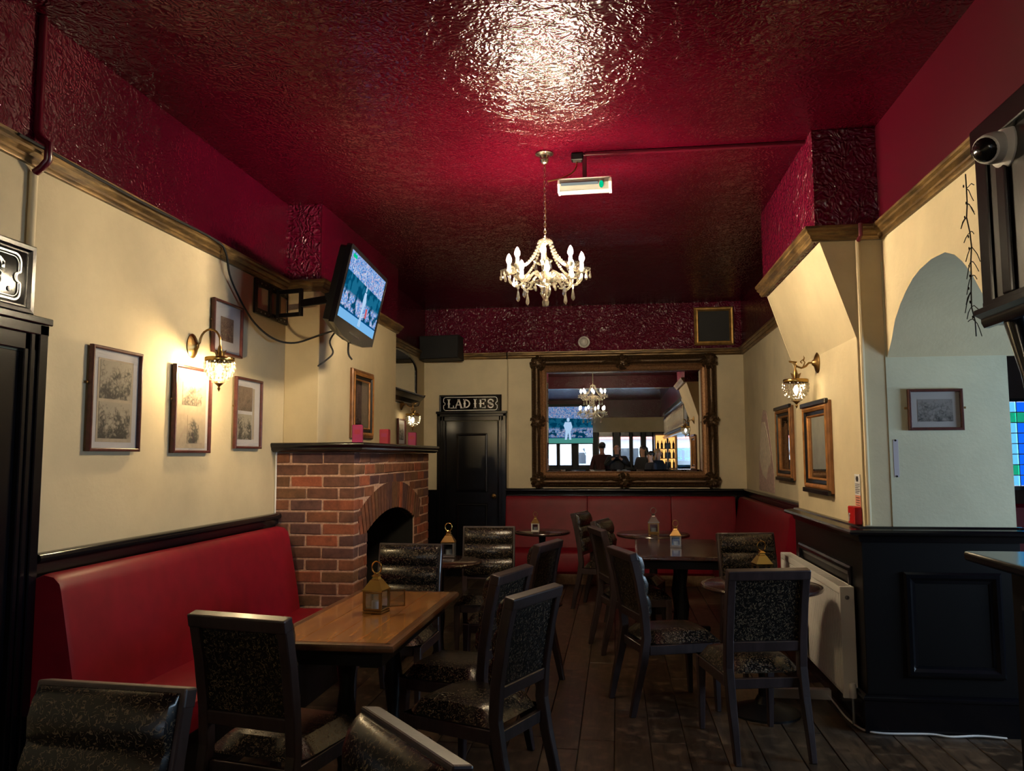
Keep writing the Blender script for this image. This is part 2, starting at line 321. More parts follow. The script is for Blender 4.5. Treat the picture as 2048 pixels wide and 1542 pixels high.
# ------------------------------------------------------------------ mesh helpers
class MB:
    def __init__(s): s.v = []; s.f = []
    def add(s, vs, fs):
        o = len(s.v); s.v += [Vector(p) for p in vs]; s.f += [tuple(i + o for i in f) for f in fs]; return s
    def box(s, c, d, rot=None):
        hx, hy, hz = d[0] / 2, d[1] / 2, d[2] / 2
        vs = [Vector((x, y, z)) for x in (-hx, hx) for y in (-hy, hy) for z in (-hz, hz)]
        if rot is not None:
            R = rot if isinstance(rot, Matrix) else Euler(rot).to_matrix(); vs = [R @ p for p in vs]
        c = Vector(c); return s.add([p + c for p in vs], [(0, 1, 3, 2), (4, 6, 7, 5), (0, 4, 5, 1), (2, 3, 7, 6), (0, 2, 6, 4), (1, 5, 7, 3)])
    def b2(s, x0, x1, y0, y1, z0, z1): return s.box(((x0 + x1) / 2, (y0 + y1) / 2, (z0 + z1) / 2), (abs(x1 - x0), abs(y1 - y0), abs(z1 - z0)))
    def prism(s, poly, axis, a, b):
        # poly: 2-D outline in the two other axes (in x,y,z order), pushed from a to b along axis
        i = 'xyz'.index(axis)
        def p3(p, t):
            q = list(p); q.insert(i, t); return q
        n = len(poly); vs = [p3(p, a) for p in poly] + [p3(p, b) for p in poly]
        tri = tessellate_polygon([[Vector((p[0], p[1], 0)) for p in poly]])
        fs = [tuple(t) for t in tri] + [tuple(k + n for k in reversed(t)) for t in tri]
        fs += [(k, (k + 1) % n, (k + 1) % n + n, k + n) for k in range(n)]
        return s.add(vs, fs)
    def tube(s, pts, r, seg=8, caps=True):
        pts = [Vector(p) for p in pts]; n = len(pts)
        rs = r if isinstance(r, (list, tuple)) else [r] * n
        vs = []; up = None
        for i, p in enumerate(pts):
            t = (pts[min(i + 1, n - 1)] - pts[max(i - 1, 0)])
            t = t.normalized() if t.length > 1e-9 else Vector((0, 0, 1))
            if up is None: up = Vector((0, 0, 1)) if abs(t.z) < .9 else Vector((1, 0, 0))
            a = t.cross(up)
            if a.length < 1e-6: a = t.cross(Vector((0, 1, 0)))
            a.normalize(); b = a.cross(t).normalized(); up = b
            for k in range(seg):
                an = 2 * PI * k / seg; vs.append(p + (a * math.cos(an) + b * math.sin(an)) * rs[i])
        fs = [(i * seg + k, i * seg + (k + 1) % seg, (i + 1) * seg + (k + 1) % seg, (i + 1) * seg + k) for i in range(n - 1) for k in range(seg)]
        if caps: fs += [tuple(range(seg))[::-1], tuple(range((n - 1) * seg, n * seg))]
        return s.add(vs, fs)
    def lathe(s, prof, c=(0, 0, 0), seg=16, a0=0., a1=2 * PI, axis='z', sy=1.0):
        full = abs(a1 - a0 - 2 * PI) < 1e-6; c = Vector(c); m = seg if full else seg + 1; vs = []
        for rr, z in prof:
            for k in range(m):
                a = a0 + (a1 - a0) * k / seg; q = Vector((rr * math.cos(a), rr * math.sin(a) * sy, z))
                if axis == 'x': q = Vector((q.z, q.x, q.y))
                elif axis == 'y': q = Vector((q.x, q.z, q.y))
                vs.append(q + c)
        fs = []
        for i in range(len(prof) - 1):
            for k in range(seg):
                k2 = (k + 1) % m if full else k + 1
                fs.append((i * m + k, i * m + k2, (i + 1) * m + k2, (i + 1) * m + k))
        if full:
            if prof[0][0] > 1e-6: fs.append(tuple(range(m))[::-1])
            if prof[-1][0] > 1e-6: fs.append(tuple((len(prof) - 1) * m + k for k in range(m)))
        return s.add(vs, fs)
    def ball(s, c, r, seg=10, rings=6):
        rx, ry, rz = r if isinstance(r, (list, tuple)) else (r, r, r); c = Vector(c); vs = [c + Vector((0, 0, rz))]
        for i in range(1, rings):
            t = PI * i / rings
            for k in range(seg):
                a = 2 * PI * k / seg; vs.append(c + Vector((rx * math.sin(t) * math.cos(a), ry * math.sin(t) * math.sin(a), rz * math.cos(t))))
        vs.append(c - Vector((0, 0, rz))); L = len(vs) - 1; fs = [(0, 1 + k, 1 + (k + 1) % seg) for k in range(seg)]
        for i in range(rings - 2):
            for k in range(seg): fs.append((1 + i * seg + k, 1 + (i + 1) * seg + k, 1 + (i + 1) * seg + (k + 1) % seg, 1 + i * seg + (k + 1) % seg))
        fs += [(L, 1 + (rings - 2) * seg + (k + 1) % seg, 1 + (rings - 2) * seg + k) for k in range(seg)]
        return s.add(vs, fs)
    def loft_rect(s, w, h, prof, close=False):
        # picture-frame sweep in the local XZ plane facing -y. prof: (inset from outer edge, height towards -y)
        vs = []; n = len(prof)
        for t, d in prof:
            for x, z in ((-1, -1), (1, -1), (1, 1), (-1, 1)): vs.append((x * (w / 2 - t), -d, z * (h / 2 - t)))
        fs = [(i * 4 + k, i * 4 + (k + 1) % 4, (i + 1) * 4 + (k + 1) % 4, (i + 1) * 4 + k) for i in range(n - 1) for k in range(4)]
        return s.add(vs, fs)
    def xf(s, M): s.v = [M @ p for p in s.v]; return s
    def mesh(s, name, mat, smooth=False, bevel=0., bseg=1, recalc=True):
        me = bpy.data.meshes.new(name); me.from_pydata([tuple(p) for p in s.v], [], s.f)
        if recalc or bevel:
            bm = bmesh.new(); bm.from_mesh(me)
            if bevel:
                bmesh.ops.remove_doubles(bm, verts=bm.verts, dist=1e-5)
                eds = [e for e in bm.edges if len(e.link_faces) == 2 and e.calc_face_angle(0) > .5]
                bmesh.ops.bevel(bm, geom=eds, offset=bevel, segments=bseg, affect='EDGES', profile=.5, clamp_overlap=True)
            bmesh.ops.recalc_face_normals(bm, faces=bm.faces); bm.to_mesh(me); bm.free()
        me.materials.append(MATS[mat])
        if smooth:
            me.polygons.foreach_set('use_smooth', [True] * len(me.polygons))
            try: me.set_sharp_from_angle(angle=math.radians(40))
            except Exception: pass
        return me
    def build(s, name, mat, parent=None, **kw):
        o = bpy.data.objects.new(name, s.mesh(name, mat, **kw)); col.objects.link(o)
        if parent is not None: o.parent = parent
        return o
def tag(o, label, cat, group=None, kind=None):
    if label: o['label'] = label
    if cat: o['category'] = cat
    if group: o['group'] = group
    if kind: o['kind'] = kind
    return o
def thing(name, label, cat, loc=(0, 0, 0), rz=0., group=None, rot=None):
    o = bpy.data.objects.new(name, None); col.objects.link(o); o.empty_display_size = .1
    o.location = loc; o.rotation_euler = rot if rot is not None else (0, 0, rz); return tag(o, label, cat, group)
def struct(o): o['kind'] = 'structure'; return o
def kids(o): return [c for c in col.objects if c.parent == o]
CH = {}
def copy_tree(o, loc=None, rz=None, label=None, group=None, scale=None, parent=None):
    c = o.copy(); col.objects.link(c); c.parent = parent
    if loc is not None: c.location = loc
    if rz is not None: c.rotation_euler = (0, 0, rz)
    if scale: c.scale = (scale,) * 3
    if label: c['label'] = label
    if group: c['group'] = group
    for ch in o.children: copy_tree(ch, parent=c)
    return c
def inst(name, me, parent, loc=(0, 0, 0), rot=(0, 0, 0), scale=None):
    o = bpy.data.objects.new(name, me); col.objects.link(o); o.parent = parent; o.location = loc; o.rotation_euler = rot
    if scale: o.scale = scale
    return o

# ------------------------------------------------------------------ the room shell
XL, XR, D = -2.436, 1.56, 9.91
ZC, ZCT, ZCE, ZD = 2.73, 2.81, 3.395, 1.10
XB, YB, YB2 = -2.17, 5.58, 7.65          # chimney breast above the mantel
XF, YF, YF2 = -1.843, 5.46, 7.70         # brick fireplace
XC, YN, YC2, XBM = 1.37, 4.69, 6.30, 1.16  # column and its beam
YFR = -7.4

# floor: slab plus one board per plank
fl = struct(MB().b2(-2.6, 4.7, YFR - .2, 1.2, -.1, 0).b2(-2.6, 4.7, 1.2, D + .2, -.1, -.016).build('floor', 'floor_wood'))
PW = .185
x = XL
while x < 2.25:
    y = 1.2 - random.random() * 1.2
    while y < D:
        L = random.uniform(1.5, 2.3); y0, y1 = max(y, 1.2), min(y + L, D)
        if y1 - y0 > .08:
            dz = random.uniform(-.0012, .0012); me = MB().box((0, 0, 0), (PW - .005, y1 - y0 - .004, .016)).mesh('plank', 'floor_wood', bevel=.0022)
            inst('plank', me, fl, (x + PW / 2, (y0 + y1) / 2, -.008 + dz))
        y += L
    x += PW
struct(MB().b2(-2.6, 4.7, YFR - .2, D + .2, ZCE, ZCE + .1).build('ceiling', 'ceiling_red'))
struct(MB().b2(-2.6, 4.7, .65, .95, 3.10, ZCE).build('ceiling_beam', 'frieze_red', bevel=.004))

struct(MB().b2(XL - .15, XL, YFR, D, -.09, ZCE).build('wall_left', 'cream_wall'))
struct(MB().b2(XL - .15, XR + .6, D, D + .15, -.09, ZCE).build('wall_back', 'cream_back_lifted'))
struct(MB().b2(XR, XR + .6, YC2, D, -.09, ZCE).build('wall_right', 'cream_back_lifted'))
struct(MB().b2(XL, XB, YB, YB2, 1.6, ZCE).build('wall_chimney_breast', 'cream_wall', bevel=.004))
# red embossed frieze panels (proud of the plaster)
def frieze(name, a, b, nx, ny):
    # strip standing .012 proud along a->b (xy), normal nx,ny
    m = MB(); t = .012
    vs = [(a[0], a[1]), (b[0], b[1]), (b[0] + nx * t, b[1] + ny * t), (a[0] + nx * t, a[1] + ny * t)]
    m.prism(vs, 'z', ZCT - .01, ZCE - .001); o = m.build(name, 'frieze_back_daylit' if ny else 'frieze_red'); return struct(o)
frieze('trim_1', (XL, YFR), (XL, YB), 1, 0)
frieze('trim_2', (XL, YB), (XB, YB), 0, -1)
frieze('trim_3', (XB, YB - .012), (XB, YB2), 1, 0)
frieze('trim_4', (XL, YB2), (XL, D), 1, 0)
frieze('trim_5', (XL, D), (XR, D), 0, -1)
frieze('trim_6', (XR, YC2), (XR, D), -1, 0)

# picture-rail moulding: stepped profile swept along each wall; (out, z)
RAIL = [(0, ZC), (.018, ZC), (.022, ZC + .012), (.03, ZC + .018), (.03, ZC + .03), (.05, ZC + .045), (.05, ZC + .058), (.062, ZC + .066), (.062, ZCT), (0, ZCT)]
def mould(name, prof, path, mat, closed=False):
    # sweep profile (out, z) along a polyline path of (x,y); 'out' lies to the right of the direction of travel
    m = MB(); n = len(path); k = len(prof); vs = []
    for i, p in enumerate(path):
        p = Vector(p)
        d0 = (Vector(path[i]) - Vector(path[i - 1])).normalized() if i > 0 else None
        d1 = (Vector(path[i + 1]) - Vector(path[i])).normalized() if i < n - 1 else None
        d0 = d0 or d1; d1 = d1 or d0
        n0 = Vector((d0.y, -d0.x)); n1 = Vector((d1.y, -d1.x)); mt = (n0 + n1); mt = mt / max(.2, mt.dot(n0)) 
        for o_, z in prof: vs.append((p.x + mt.x * o_, p.y + mt.y * o_, z))
    fs = [(i * k + j, i * k + (j + 1) % k, (i + 1) * k + (j + 1) % k, (i + 1) * k + j) for i in range(n - 1) for j in range(k)]
    tri = tessellate_polygon([[Vector((a, b_, 0)) for a, b_ in prof]])
    fs += [tuple(t) for t in tri] + [tuple(q + (n - 1) * k for q in reversed(t)) for t in tri]
    m.add(vs, fs); return m.build(name, mat, smooth=True)
struct(mould('trim_7', RAIL, [(XL, YFR), (XL, YB), (XB, YB), (XB, YB2), (XL, YB2), (XL, D), (XR, D), (XR, YC2)], 'rail_gold'))
struct(mould('trim_8', RAIL, [(XBM, YC2), (XBM, YN), (1.53, YN), (1.53, 3.34)], 'rail_gold'))

# column on the right: shaft, leaning corbel, red beam box
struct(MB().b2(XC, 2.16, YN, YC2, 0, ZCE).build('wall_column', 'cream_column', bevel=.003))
struct(MB().prism([(XC + .001, 2.17), (XBM + .03, ZC + .004), (XC + .001, ZC + .004)], 'y', YN, YC2).build('wall_corbel', 'cream_column', bevel=.003))
struct(MB().b2(XBM, XC + .05, YN - .012, YC2, ZC + .003, ZCE).b2(XC + .04, 1.53, YN - .012, YN + .02, ZC + .003, ZCE).build('ceiling_downstand', 'frieze_back_daylit', bevel=.004))
# arch wall towards the bar, X = 1.53
AY = [(4.69, 2.045), (4.60, 2.14), (4.534, 2.237), (4.44, 2.31), (4.351, 2.36), (4.25, 2.405), (4.147, 2.43), (4.0, 2.445), (3.841, 2.437), (3.74, 2.40), (3.663, 2.35), (3.573, 2.268), (3.492, 2.17), (3.42, 2.06)]
poly = AY + [(3.40, 2.02), (3.34, 2.02), (3.34, ZCE), (4.69, ZCE)]
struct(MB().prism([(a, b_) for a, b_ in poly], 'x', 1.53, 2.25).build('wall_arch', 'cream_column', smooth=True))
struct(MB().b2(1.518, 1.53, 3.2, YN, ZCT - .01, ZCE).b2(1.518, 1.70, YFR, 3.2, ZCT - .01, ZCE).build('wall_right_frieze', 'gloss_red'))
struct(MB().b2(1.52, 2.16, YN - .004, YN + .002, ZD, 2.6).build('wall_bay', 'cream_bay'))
# side room on the right and its end wall with window opening
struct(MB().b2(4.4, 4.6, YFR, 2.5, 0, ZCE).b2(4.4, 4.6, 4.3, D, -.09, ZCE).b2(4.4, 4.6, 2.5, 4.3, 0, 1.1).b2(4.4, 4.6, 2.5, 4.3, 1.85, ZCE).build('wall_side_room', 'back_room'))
ws = struct(MB().b2(4.4, 4.48, 2.5, 2.56, 1.1, 1.85).b2(4.4, 4.48, 4.24, 4.3, 1.1, 1.85).b2(4.4, 4.48, 2.56, 4.24, 1.1, 1.16).b2(4.4, 4.48, 2.56, 4.24, 1.79, 1.85).b2(4.4, 4.48, 3.37, 3.43, 1.16, 1.79).build('window_11', 'black_gloss'))  # unseen bar-side window, added to bring daylight onto the bay wall
for a, b_ in ((2.56, 3.37), (3.43, 4.24)): MB().b2(4.43, 4.436, a, b_, 1.16, 1.79).build('pane', 'pane_glass', ws)
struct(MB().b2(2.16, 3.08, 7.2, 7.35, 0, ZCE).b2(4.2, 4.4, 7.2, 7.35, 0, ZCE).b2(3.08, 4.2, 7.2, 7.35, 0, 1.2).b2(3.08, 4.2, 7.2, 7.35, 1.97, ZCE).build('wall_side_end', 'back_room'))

# dado panelling and rails
DADO = [(0, ZD), (.040, ZD + .001), (.048, ZD - .002), (.054, ZD - .008), (.057, ZD - .018), (.055, ZD - .03), (.035, ZD - .042), (.03, ZD - .075), (0, ZD - .075)]
struct(mould('baseboard_left', [(0, .0), (.02, .0), (.02, .16), (.012, .18), (0, .18)], [(XL, YFR), (XL, D - .0)], 'black_gloss'))
struct(mould('trim_9', DADO, [(XL, 3.06), (XL, YF + .02)], 'black_gloss'))
struct(MB().b2(XL, XL + .012, 3.06, YF, .0, ZD - .07).build('trim_10', 'black_gloss'))
struct(mould('trim_11', DADO, [(-1.37, D), (XR, D), (XR, YC2 + .001)], 'black_gloss'))
struct(MB().b2(-1.37, XR, D - .012, D, 0, ZD - .07).b2(XR - .012, XR, YC2, D, 0, ZD - .07).build('trim_12', 'black_gloss'))
struct(MB().b2(XL, -2.26, D - .014, D, 0, ZD - .02).b2(XL, XL + .014, YF2, D, 0, ZD - .02).build('trim_13', 'black_gloss'))
# column dado: broad ledge, panels with raised mouldings
LEDGE = [(0, ZD + .004), (.035, ZD + .004), (.04, ZD - .004), (.105, ZD - .010), (.112, ZD - .022), (.105, ZD - .034), (.05, ZD - .05), (.04, ZD - .08), (0, ZD - .08)]
struct(mould('trim_14', LEDGE, [(XC, YC2), (XC, YN), (2.18, YN)], 'black_gloss'))
pan = MB().b2(XC - .03, XC, YN - .03, YC2, 0, ZD - .07).b2(XC, 2.16, YN - .03, YN, 0, ZD - .07)
struct(pan.build('trim_15', 'black_satin', bevel=.003))
def raised(name, w_, h_, loc, rz):
    o = MB().loft_rect(w_, h_, [(0, 0), (.0, .012), (.012, .02), (.03, .02), (.045, .006), (.06, .004)]).build(name, 'black_gloss'); o.location = loc; o.rotation_euler = (0, 0, rz); return struct(o)
raised('trim_16', .50, .56, (1.80, YN - .03, .58), 0)
raised('trim_17', .50, .56, (2.42, YN - .03, .58), 0)
raised('trim_18', 1.3, .56, (XC - .03, 5.5, .58), -PI / 2)
struct(mould('baseboard_right', [(0, 0), (.022, 0), (.022, .17), (.03, .178), (.03, .19), (.012, .205), (0, .205)], [(XC - .03, YC2), (XC - .03, YN - .03), (2.3, YN - .03)], 'black_gloss'))

# front wall far behind the camera with windows and doors onto the street
WIN = [(-2.40, -1.99), (-1.94, -1.48), (-1.30, -.76), (-.60, -.08), (.13, .48), (.54, .86), (.98, 1.25), (1.7, 2.75), (2.85, 3.9)]  # last two are unseen, widened to send more daylight to the bay wall
fw_ = MB(); prev = -2.6
for a, b_ in WIN:
    fw_.b2(prev, a, YFR - .15, YFR, 0, 2.3); fw_.b2(a, b_, YFR - .15, YFR, 0, 1.12); prev = b_
fw_.b2(prev, 4.6, YFR - .15, YFR, 0, 2.3); struct(fw_.build('wall_front', 'black_satin', bevel=.006))
struct(MB().b2(-2.6, 4.6, YFR - .15, YFR, 2.3, ZCE).build('wall_front_upper', 'cream_wall'))
struct(MB().b2(-2.6, 4.6, YFR, YFR + .02, 2.80, ZCE).build('trim_19', 'frieze_red'))
for i, (a, b_) in enumerate(WIN):
    f = MB(); t = .035
    f.b2(a, a + t, YFR - .1, YFR + .01, 1.12, 2.3).b2(b_ - t, b_, YFR - .1, YFR + .01, 1.12, 2.3).b2(a, b_, YFR - .1, YFR + .01, 1.12, 1.19).b2(a, b_, YFR - .1, YFR + .01, 2.14, 2.3)
    f = struct(f.build('window_%d' % (i + 1), 'black_gloss'))
    MB().b2(a + t, b_ - t, YFR - .06, YFR - .054, 1.19, 2.14).build('pane', 'pane_glass', f)
# street outside
struct(MB().b2(-14, 16, -26, YFR - .2, -.14, -.1).build('pavement', 'road'))
bld = thing('street_building', 'pale building across the street, seen through the front windows in the mirror', 'building', (0, -24, -.1))
MB().b2(-12, 14, -.4, .2, 0, 4.6).build('facade', 'facade', bld)
MB().b2(-12, 14, .2, .9, 2.5, 2.75).build('awning', 'facade_red', bld)
me_w = MB().b2(-.6, .6, .18, .24, 0, 1.3).mesh('shop_window', 'black_gloss')
for k in range(9): inst('shop_window', me_w, bld, (-11 + k * 2.9, 0.02, .7))
van = thing('white_van', 'white van parked in the street beyond the front windows, seen in the mirror', 'van', (-2.6, -17, -.1))
MB().prism([(-2.2, .35), (2.0, .35), (2.2, .6), (2.15, 1.1), (1.5, 1.25), (1.0, 1.95), (-2.15, 2.0), (-2.25, 1.8)], 'y', -.9, .9).build('body', 'van_white', van, bevel=.06)
MB().b2(.75, 1.25, .9, .91, 1.25, 1.75).build('side_window', 'black_gloss', van)
for k, (wx, wy) in enumerate([(-1.4, .85), (1.4, .85), (-1.4, -.85), (1.4, -.85)]):
    MB().lathe([(0, -.1), (.3, -.1), (.34, -.06), (.34, .06), (.3, .1), (0, .1)], (wx, wy, .34), 16, axis='y').build('wheel', 'rubber', van)

# ------------------------------------------------------------------ brick fireplace
fp = thing('fireplace', 'red brick fireplace with an arched hearth and black mantel shelf', 'fireplace', (XF, YF, 0))
CZ, CYA, RI, RO = -.87, 6.46, 1.95, 2.165       # hearth arch circle
def W(p): return (p[0] - XF, p[1] - YF, p[2])   # world -> local
JA, JB = 5.77, 7.16
dep = .005
core = MB()
arc = [(CYA + RI * math.sin(t), CZ + RI * math.cos(t)) for t in [(-.362 + .724 * k / 14) for k in range(15)]]
out = [(YF + dep, 0), (JA, 0)] + [(a, b_) for a, b_ in arc] + [(JB, 0), (YF2, 0), (YF2, 1.53), (YF + dep, 1.53)]
core.prism(out, 'x', XF - .014, XF - dep)
core.xf(Matrix.Translation((-XF, -YF, 0)))
MB().prism([(YF + .05, 0)] + out[1:-1] + [(YF + .05, 1.53)], 'x', XL, XF - .014).xf(Matrix.Translation((-XF, -YF, 0))).build('firebox', 'soot', fp)
MB().b2(XL, XF - .012, YF + dep, YF + .05, 0, 1.53).xf(Matrix.Translation((-XF, -YF, 0))).build('mortar_core', 'mortar', fp)
core.build('mortar_core', 'mortar', fp)
MB().b2(XL + .01, XL + .04, JA - .1, JB + .1, 0, 1.15).xf(Matrix.Translation((-XF, -YF, 0))).build('fire_back', 'soot', fp)
MB().b2(XL, XF + .25, JA - .15, JB + .1, 0, .03).xf(Matrix.Translation((-XF, -YF, 0))).build('hearth_slab', 'soot', fp)
BC, BL, BH, BD, J = .0836, .242, .0716, .109, .012
CACHE = {}
def brick(x0, x1, y0, y1, z0, z1, name='brick'):
    if x1 - x0 < .02 or y1 - y0 < .025: return
    key = (round(x1 - x0, 2), round(y1 - y0, 2), random.randrange(3))
    if key not in CACHE:
        bm_ = MB().box((0, 0, 0), (x1 - x0, y1 - y0, z1 - z0))
        for p in bm_.v: p += Vector((random.uniform(-.0025, .0025), random.uniform(-.0025, .0025), random.uniform(-.0025, .0025)))
        CACHE[key] = bm_.mesh(name, 'brick', bevel=.0045)
    inst(name, CACHE[key], fp, W(((x0 + x1) / 2 + random.uniform(-.002, .002), (y0 + y1) / 2 + random.uniform(-.002, .002), (z0 + z1) / 2)), (random.uniform(-.004, .004), random.uniform(-.004, .004), random.uniform(-.003, .003)))
def arch_half(z):
    d = RO + .012; return math.sqrt(max(0, d * d - (z - CZ) ** 2)) if z - CZ < d else 0
for c in range(19):
    z1 = 1.527 - c * BC; z0 = z1 - BH
    if z0 < -.07: break
    z0 = max(z0, .003); zm = (z0 + z1) / 2
    # face towards the camera (y = YF), corner brick shared with the face towards the room (x = XF)
    if c % 2 == 0:
        xs = [(XF - .230, XF)]; cy_len = BD
    else:
        xs = [(XF - BD, XF)]; cy_len = .230
    xr = xs[0][0] - J
    brick(xs[0][0], XF, YF, YF + cy_len, z0, z1)
    while xr > XL + .03:
        xl = max(XL + .006, xr - .230); brick(xl, xr, YF, YF + .06, z0, z1); xr = xl - J
    y_ = YF + cy_len + J; 
    while y_ < YF2 - .03:
        y2 = min(y_ + .230, YF2)
        segs = [(y_, y2)]
        top = CZ + RO
        if z0 < top:
            hw = arch_half(zm) if zm > 1.06 else 0
            lo, hi = (CYA - hw, CYA + hw) if hw else (CYA, CYA)
            if zm <= 1.07:
                tl = abs(zm - CZ) * math.tan(.452) if zm > .93 else 0
                lo, hi = (CYA - tl - .004, CYA + tl + .004) if tl else (JA, JB)
                lo, hi = min(lo, JA), max(hi, JB)
            segs = [(y_, min(y2, lo)), (max(y_, hi), y2)]
        for a, b_ in segs:
            if b_ - a > .03: brick(XF - .06, XF, a, b_, z0, z1)
        y_ = y2 + J
nv = 23
for k in range(nv):
    t0 = -.445 + .89 * k / nv; t1 = -.445 + .89 * (k + 1) / nv; g = .0042
    pr = [(CYA + r_ * math.sin(t), CZ + r_ * math.cos(t)) for r_, t in ((RI, t0 + g), (RI, t1 - g), (RO, t1 - g), (RO, t0 + g))]
    cy0 = sum(p[0] for p in pr) / 4; cz0 = sum(p[1] for p in pr) / 4; d = random.uniform(.0, .005)
    o = MB().prism([(a - cy0, b_ - cz0) for a, b_ in pr], 'x', -.06, -.001 + d * .5).build('arch_brick', 'brick', fp, bevel=.003)
    o.location = W((XF, cy0, cz0))
ms = mould('mantel_shelf', [(0, 1.535), (.055, 1.535), (.078, 1.552), (.078, 1.565), (.088, 1.572), (.092, 1.584), (.092, 1.592), (.089, 1.597), (.083, 1.6005), (.07, 1.6015), (0, 1.60)], [(XL + .002, YF), (XF, YF), (XF, YF2 + .07)], 'black_gloss')
ms.parent = fp; ms.location = (-XF, -YF, 0)
MB().b2(XL, XF + .01, YF - .01, YF2 + .07, 1.536, 1.5995).xf(Matrix.Translation((-XF, -YF, 0))).build('mantel_slab', 'black_gloss', fp)
struct(MB().b2(XL, XL + .014, YF - .012, YF, ZD, 1.535).build('trim_20', 'white_paint', bevel=.004))
CX = [('tall magenta card box on the mantel in front of the gilt picture', 'magenta_card', (-1.905, 5.70), (.075, .09, .135), .25),
      ('crimson card box at the middle of the mantel shelf', 'crimson_card', (-1.905, 6.40), (.075, .085, .125), .1),
      ('small magenta card box at the far end of the mantel shelf', 'magenta_card', (-1.905, 7.30), (.075, .085, .125), .15)]
for lab, mt, (a, b_), dm, r_ in CX:
    t = thing('card_box', lab, 'box', (a, b_, 1.60), r_, 'card boxes on the mantel')
    MB().box((0, 0, dm[2] / 2), dm).build('carton', mt, t, bevel=.003)
    MB().box((0, -dm[1] / 2 - .0006, dm[2] * .62), (dm[0] * .6, .001, dm[2] * .25)).build('printed_panel', 'crimson_card' if mt == 'magenta_card' else 'magenta_card', t)
    MB().b2(-dm[0] / 2 + .004, dm[0] / 2 - .004, -dm[1] / 2 + .004, dm[1] / 2 - .004, dm[2], dm[2] + .0015).build('lid_flap', mt, t)

# ------------------------------------------------------------------ fitted benches
lb = thing('banquette', 'long red vinyl banquette under the prints on the left wall', 'bench', (XL + .02, 4.2, 0))
bk = [(0, .44), (.24, .44), (.215, .60), (.155, .90), (.145, .95), (.135, .985), (.105, 1.012), (.06, 1.02), (.02, 1.005), (.0, .975)]
bm_ = MB(); Y0, Y1 = -1.15, 1.15
ys = [Y0, Y0 + .03, Y1 - .03, Y1]
def slab(m, prof, y0, y1, rnd=.03):
    # extruded upholstery block with softened ends
    cx = sum(p[0] for p in prof) / len(prof); cz = sum(p[1] for p in prof) / len(prof); rings = []
    for y, s in ((y0, .93), (y0 + rnd * .35, .98), (y0 + rnd, 1), (y1 - rnd, 1), (y1 - rnd * .35, .98), (y1, .93)):
        rings.append([(cx + (p[0] - cx) * (1 - (1 - s) * .8), y, cz + (p[1] - cz) * (1 - (1 - s) * .35)) for p in prof])
    n = len(prof); vs = [q for r_ in rings for q in r_]; fs = []
    for i in range(len(rings) - 1):
        for k in range(n): fs.append((i * n + k, i * n + (k + 1) % n, (i + 1) * n + (k + 1) % n, (i + 1) * n + k))
    tri = tessellate_polygon([[Vector((p[0], p[1], 0)) for p in prof]])
    fs += [tuple(t) for t in tri] + [tuple(q + (len(rings) - 1) * n for q in reversed(t)) for t in tri]
    return m.add(vs, fs)
slab(MB(), bk, Y0, Y1).build('backrest', 'red_vinyl', lb, smooth=True)
st = [(.15, .30), (.56, .30), (.60, .33), (.61, .40), (.595, .445), (.55, .465), (.2, .46), (.15, .45)]
slab(MB(), st, Y0, Y1, .02).build('seat', 'red_vinyl', lb, smooth=True)
MB().b2(0, .54, Y0 + .02, Y1 - .02, .0, .30).build('plinth', 'black_satin', lb)
sm = MB(); [sm.tube([(.603, y, .33), (.612, y, .40), (.597, y, .445), (.55, y, .468)], .003, 5) for y in (-.4, .35)]; sm.build('seat_seam', 'red_vinyl', lb)

bb = thing('banquette', 'red vinyl banquette round the far corner below the big mirror', 'bench', (0, 9.7, 0))
def tr(m, M): return m.xf(M)
# back run: profile x -> -y
bkb = [(0, .40), (.20, .40), (.17, .60), (.12, .90), (.115, .97), (.095, 1.005), (.05, 1.012), (.0, 1.0)]
stb = [(.1, .12), (.44, .12), (.47, .15), (.48, .34), (.46, .38), (.42, .40), (.1, .40)]
Rb = Matrix.Translation((0, D - .014 - 9.7, 0)) @ Matrix.Rotation(-PI / 2, 4, 'Z')
XS = [(-1.36, -.36), (-.355, .645), (.65, 1.40)]
for a, b_ in XS: tr(slab(MB(), bkb, a, b_, .015), Rb).build('backrest', 'red_vinyl', bb, smooth=True)
tr(slab(MB(), stb, -1.36, 1.1, .02), Rb).build('seat', 'red_vinyl', bb, smooth=True)
tr(MB().b2(0, .44, -1.35, 1.1, 0, .12), Rb).build('plinth', 'plinth_wood', bb)
Rr = Matrix.Translation((XR - .014, -9.7, 0)) @ Matrix.Rotation(PI, 4, 'Z')
tr(slab(MB(), bkb, -9.78, -6.95, .03), Rr).build('backrest', 'red_vinyl', bb, smooth=True)
tr(slab(MB(), stb, -9.45, -6.97, .02), Rr).build('seat', 'red_vinyl', bb, smooth=True)
tr(MB().b2(0, .44, -9.4, -6.99, 0, .12), Rr).build('plinth', 'plinth_wood', bb)
rb_ = thing('banquette', 'red bench seat glimpsed under the stained window at the right edge', 'bench', (3.5, 7.0, 0))
slab(MB(), [(0, .40), (.18, .40), (.12, .9), (.1, 1.06), (.05, 1.09), (0, 1.08)], -.7, .7, .02).xf(Matrix.Translation((0, .18, 0)) @ Matrix.Rotation(-PI / 2, 4, 'Z')).build('backrest', 'red_vinyl', rb_, smooth=True)
slab(MB(), stb, -.7, .7, .02).xf(Matrix.Translation((0, .18, 0)) @ Matrix.Rotation(-PI / 2, 4, 'Z')).build('seat', 'red_vinyl', rb_, smooth=True)

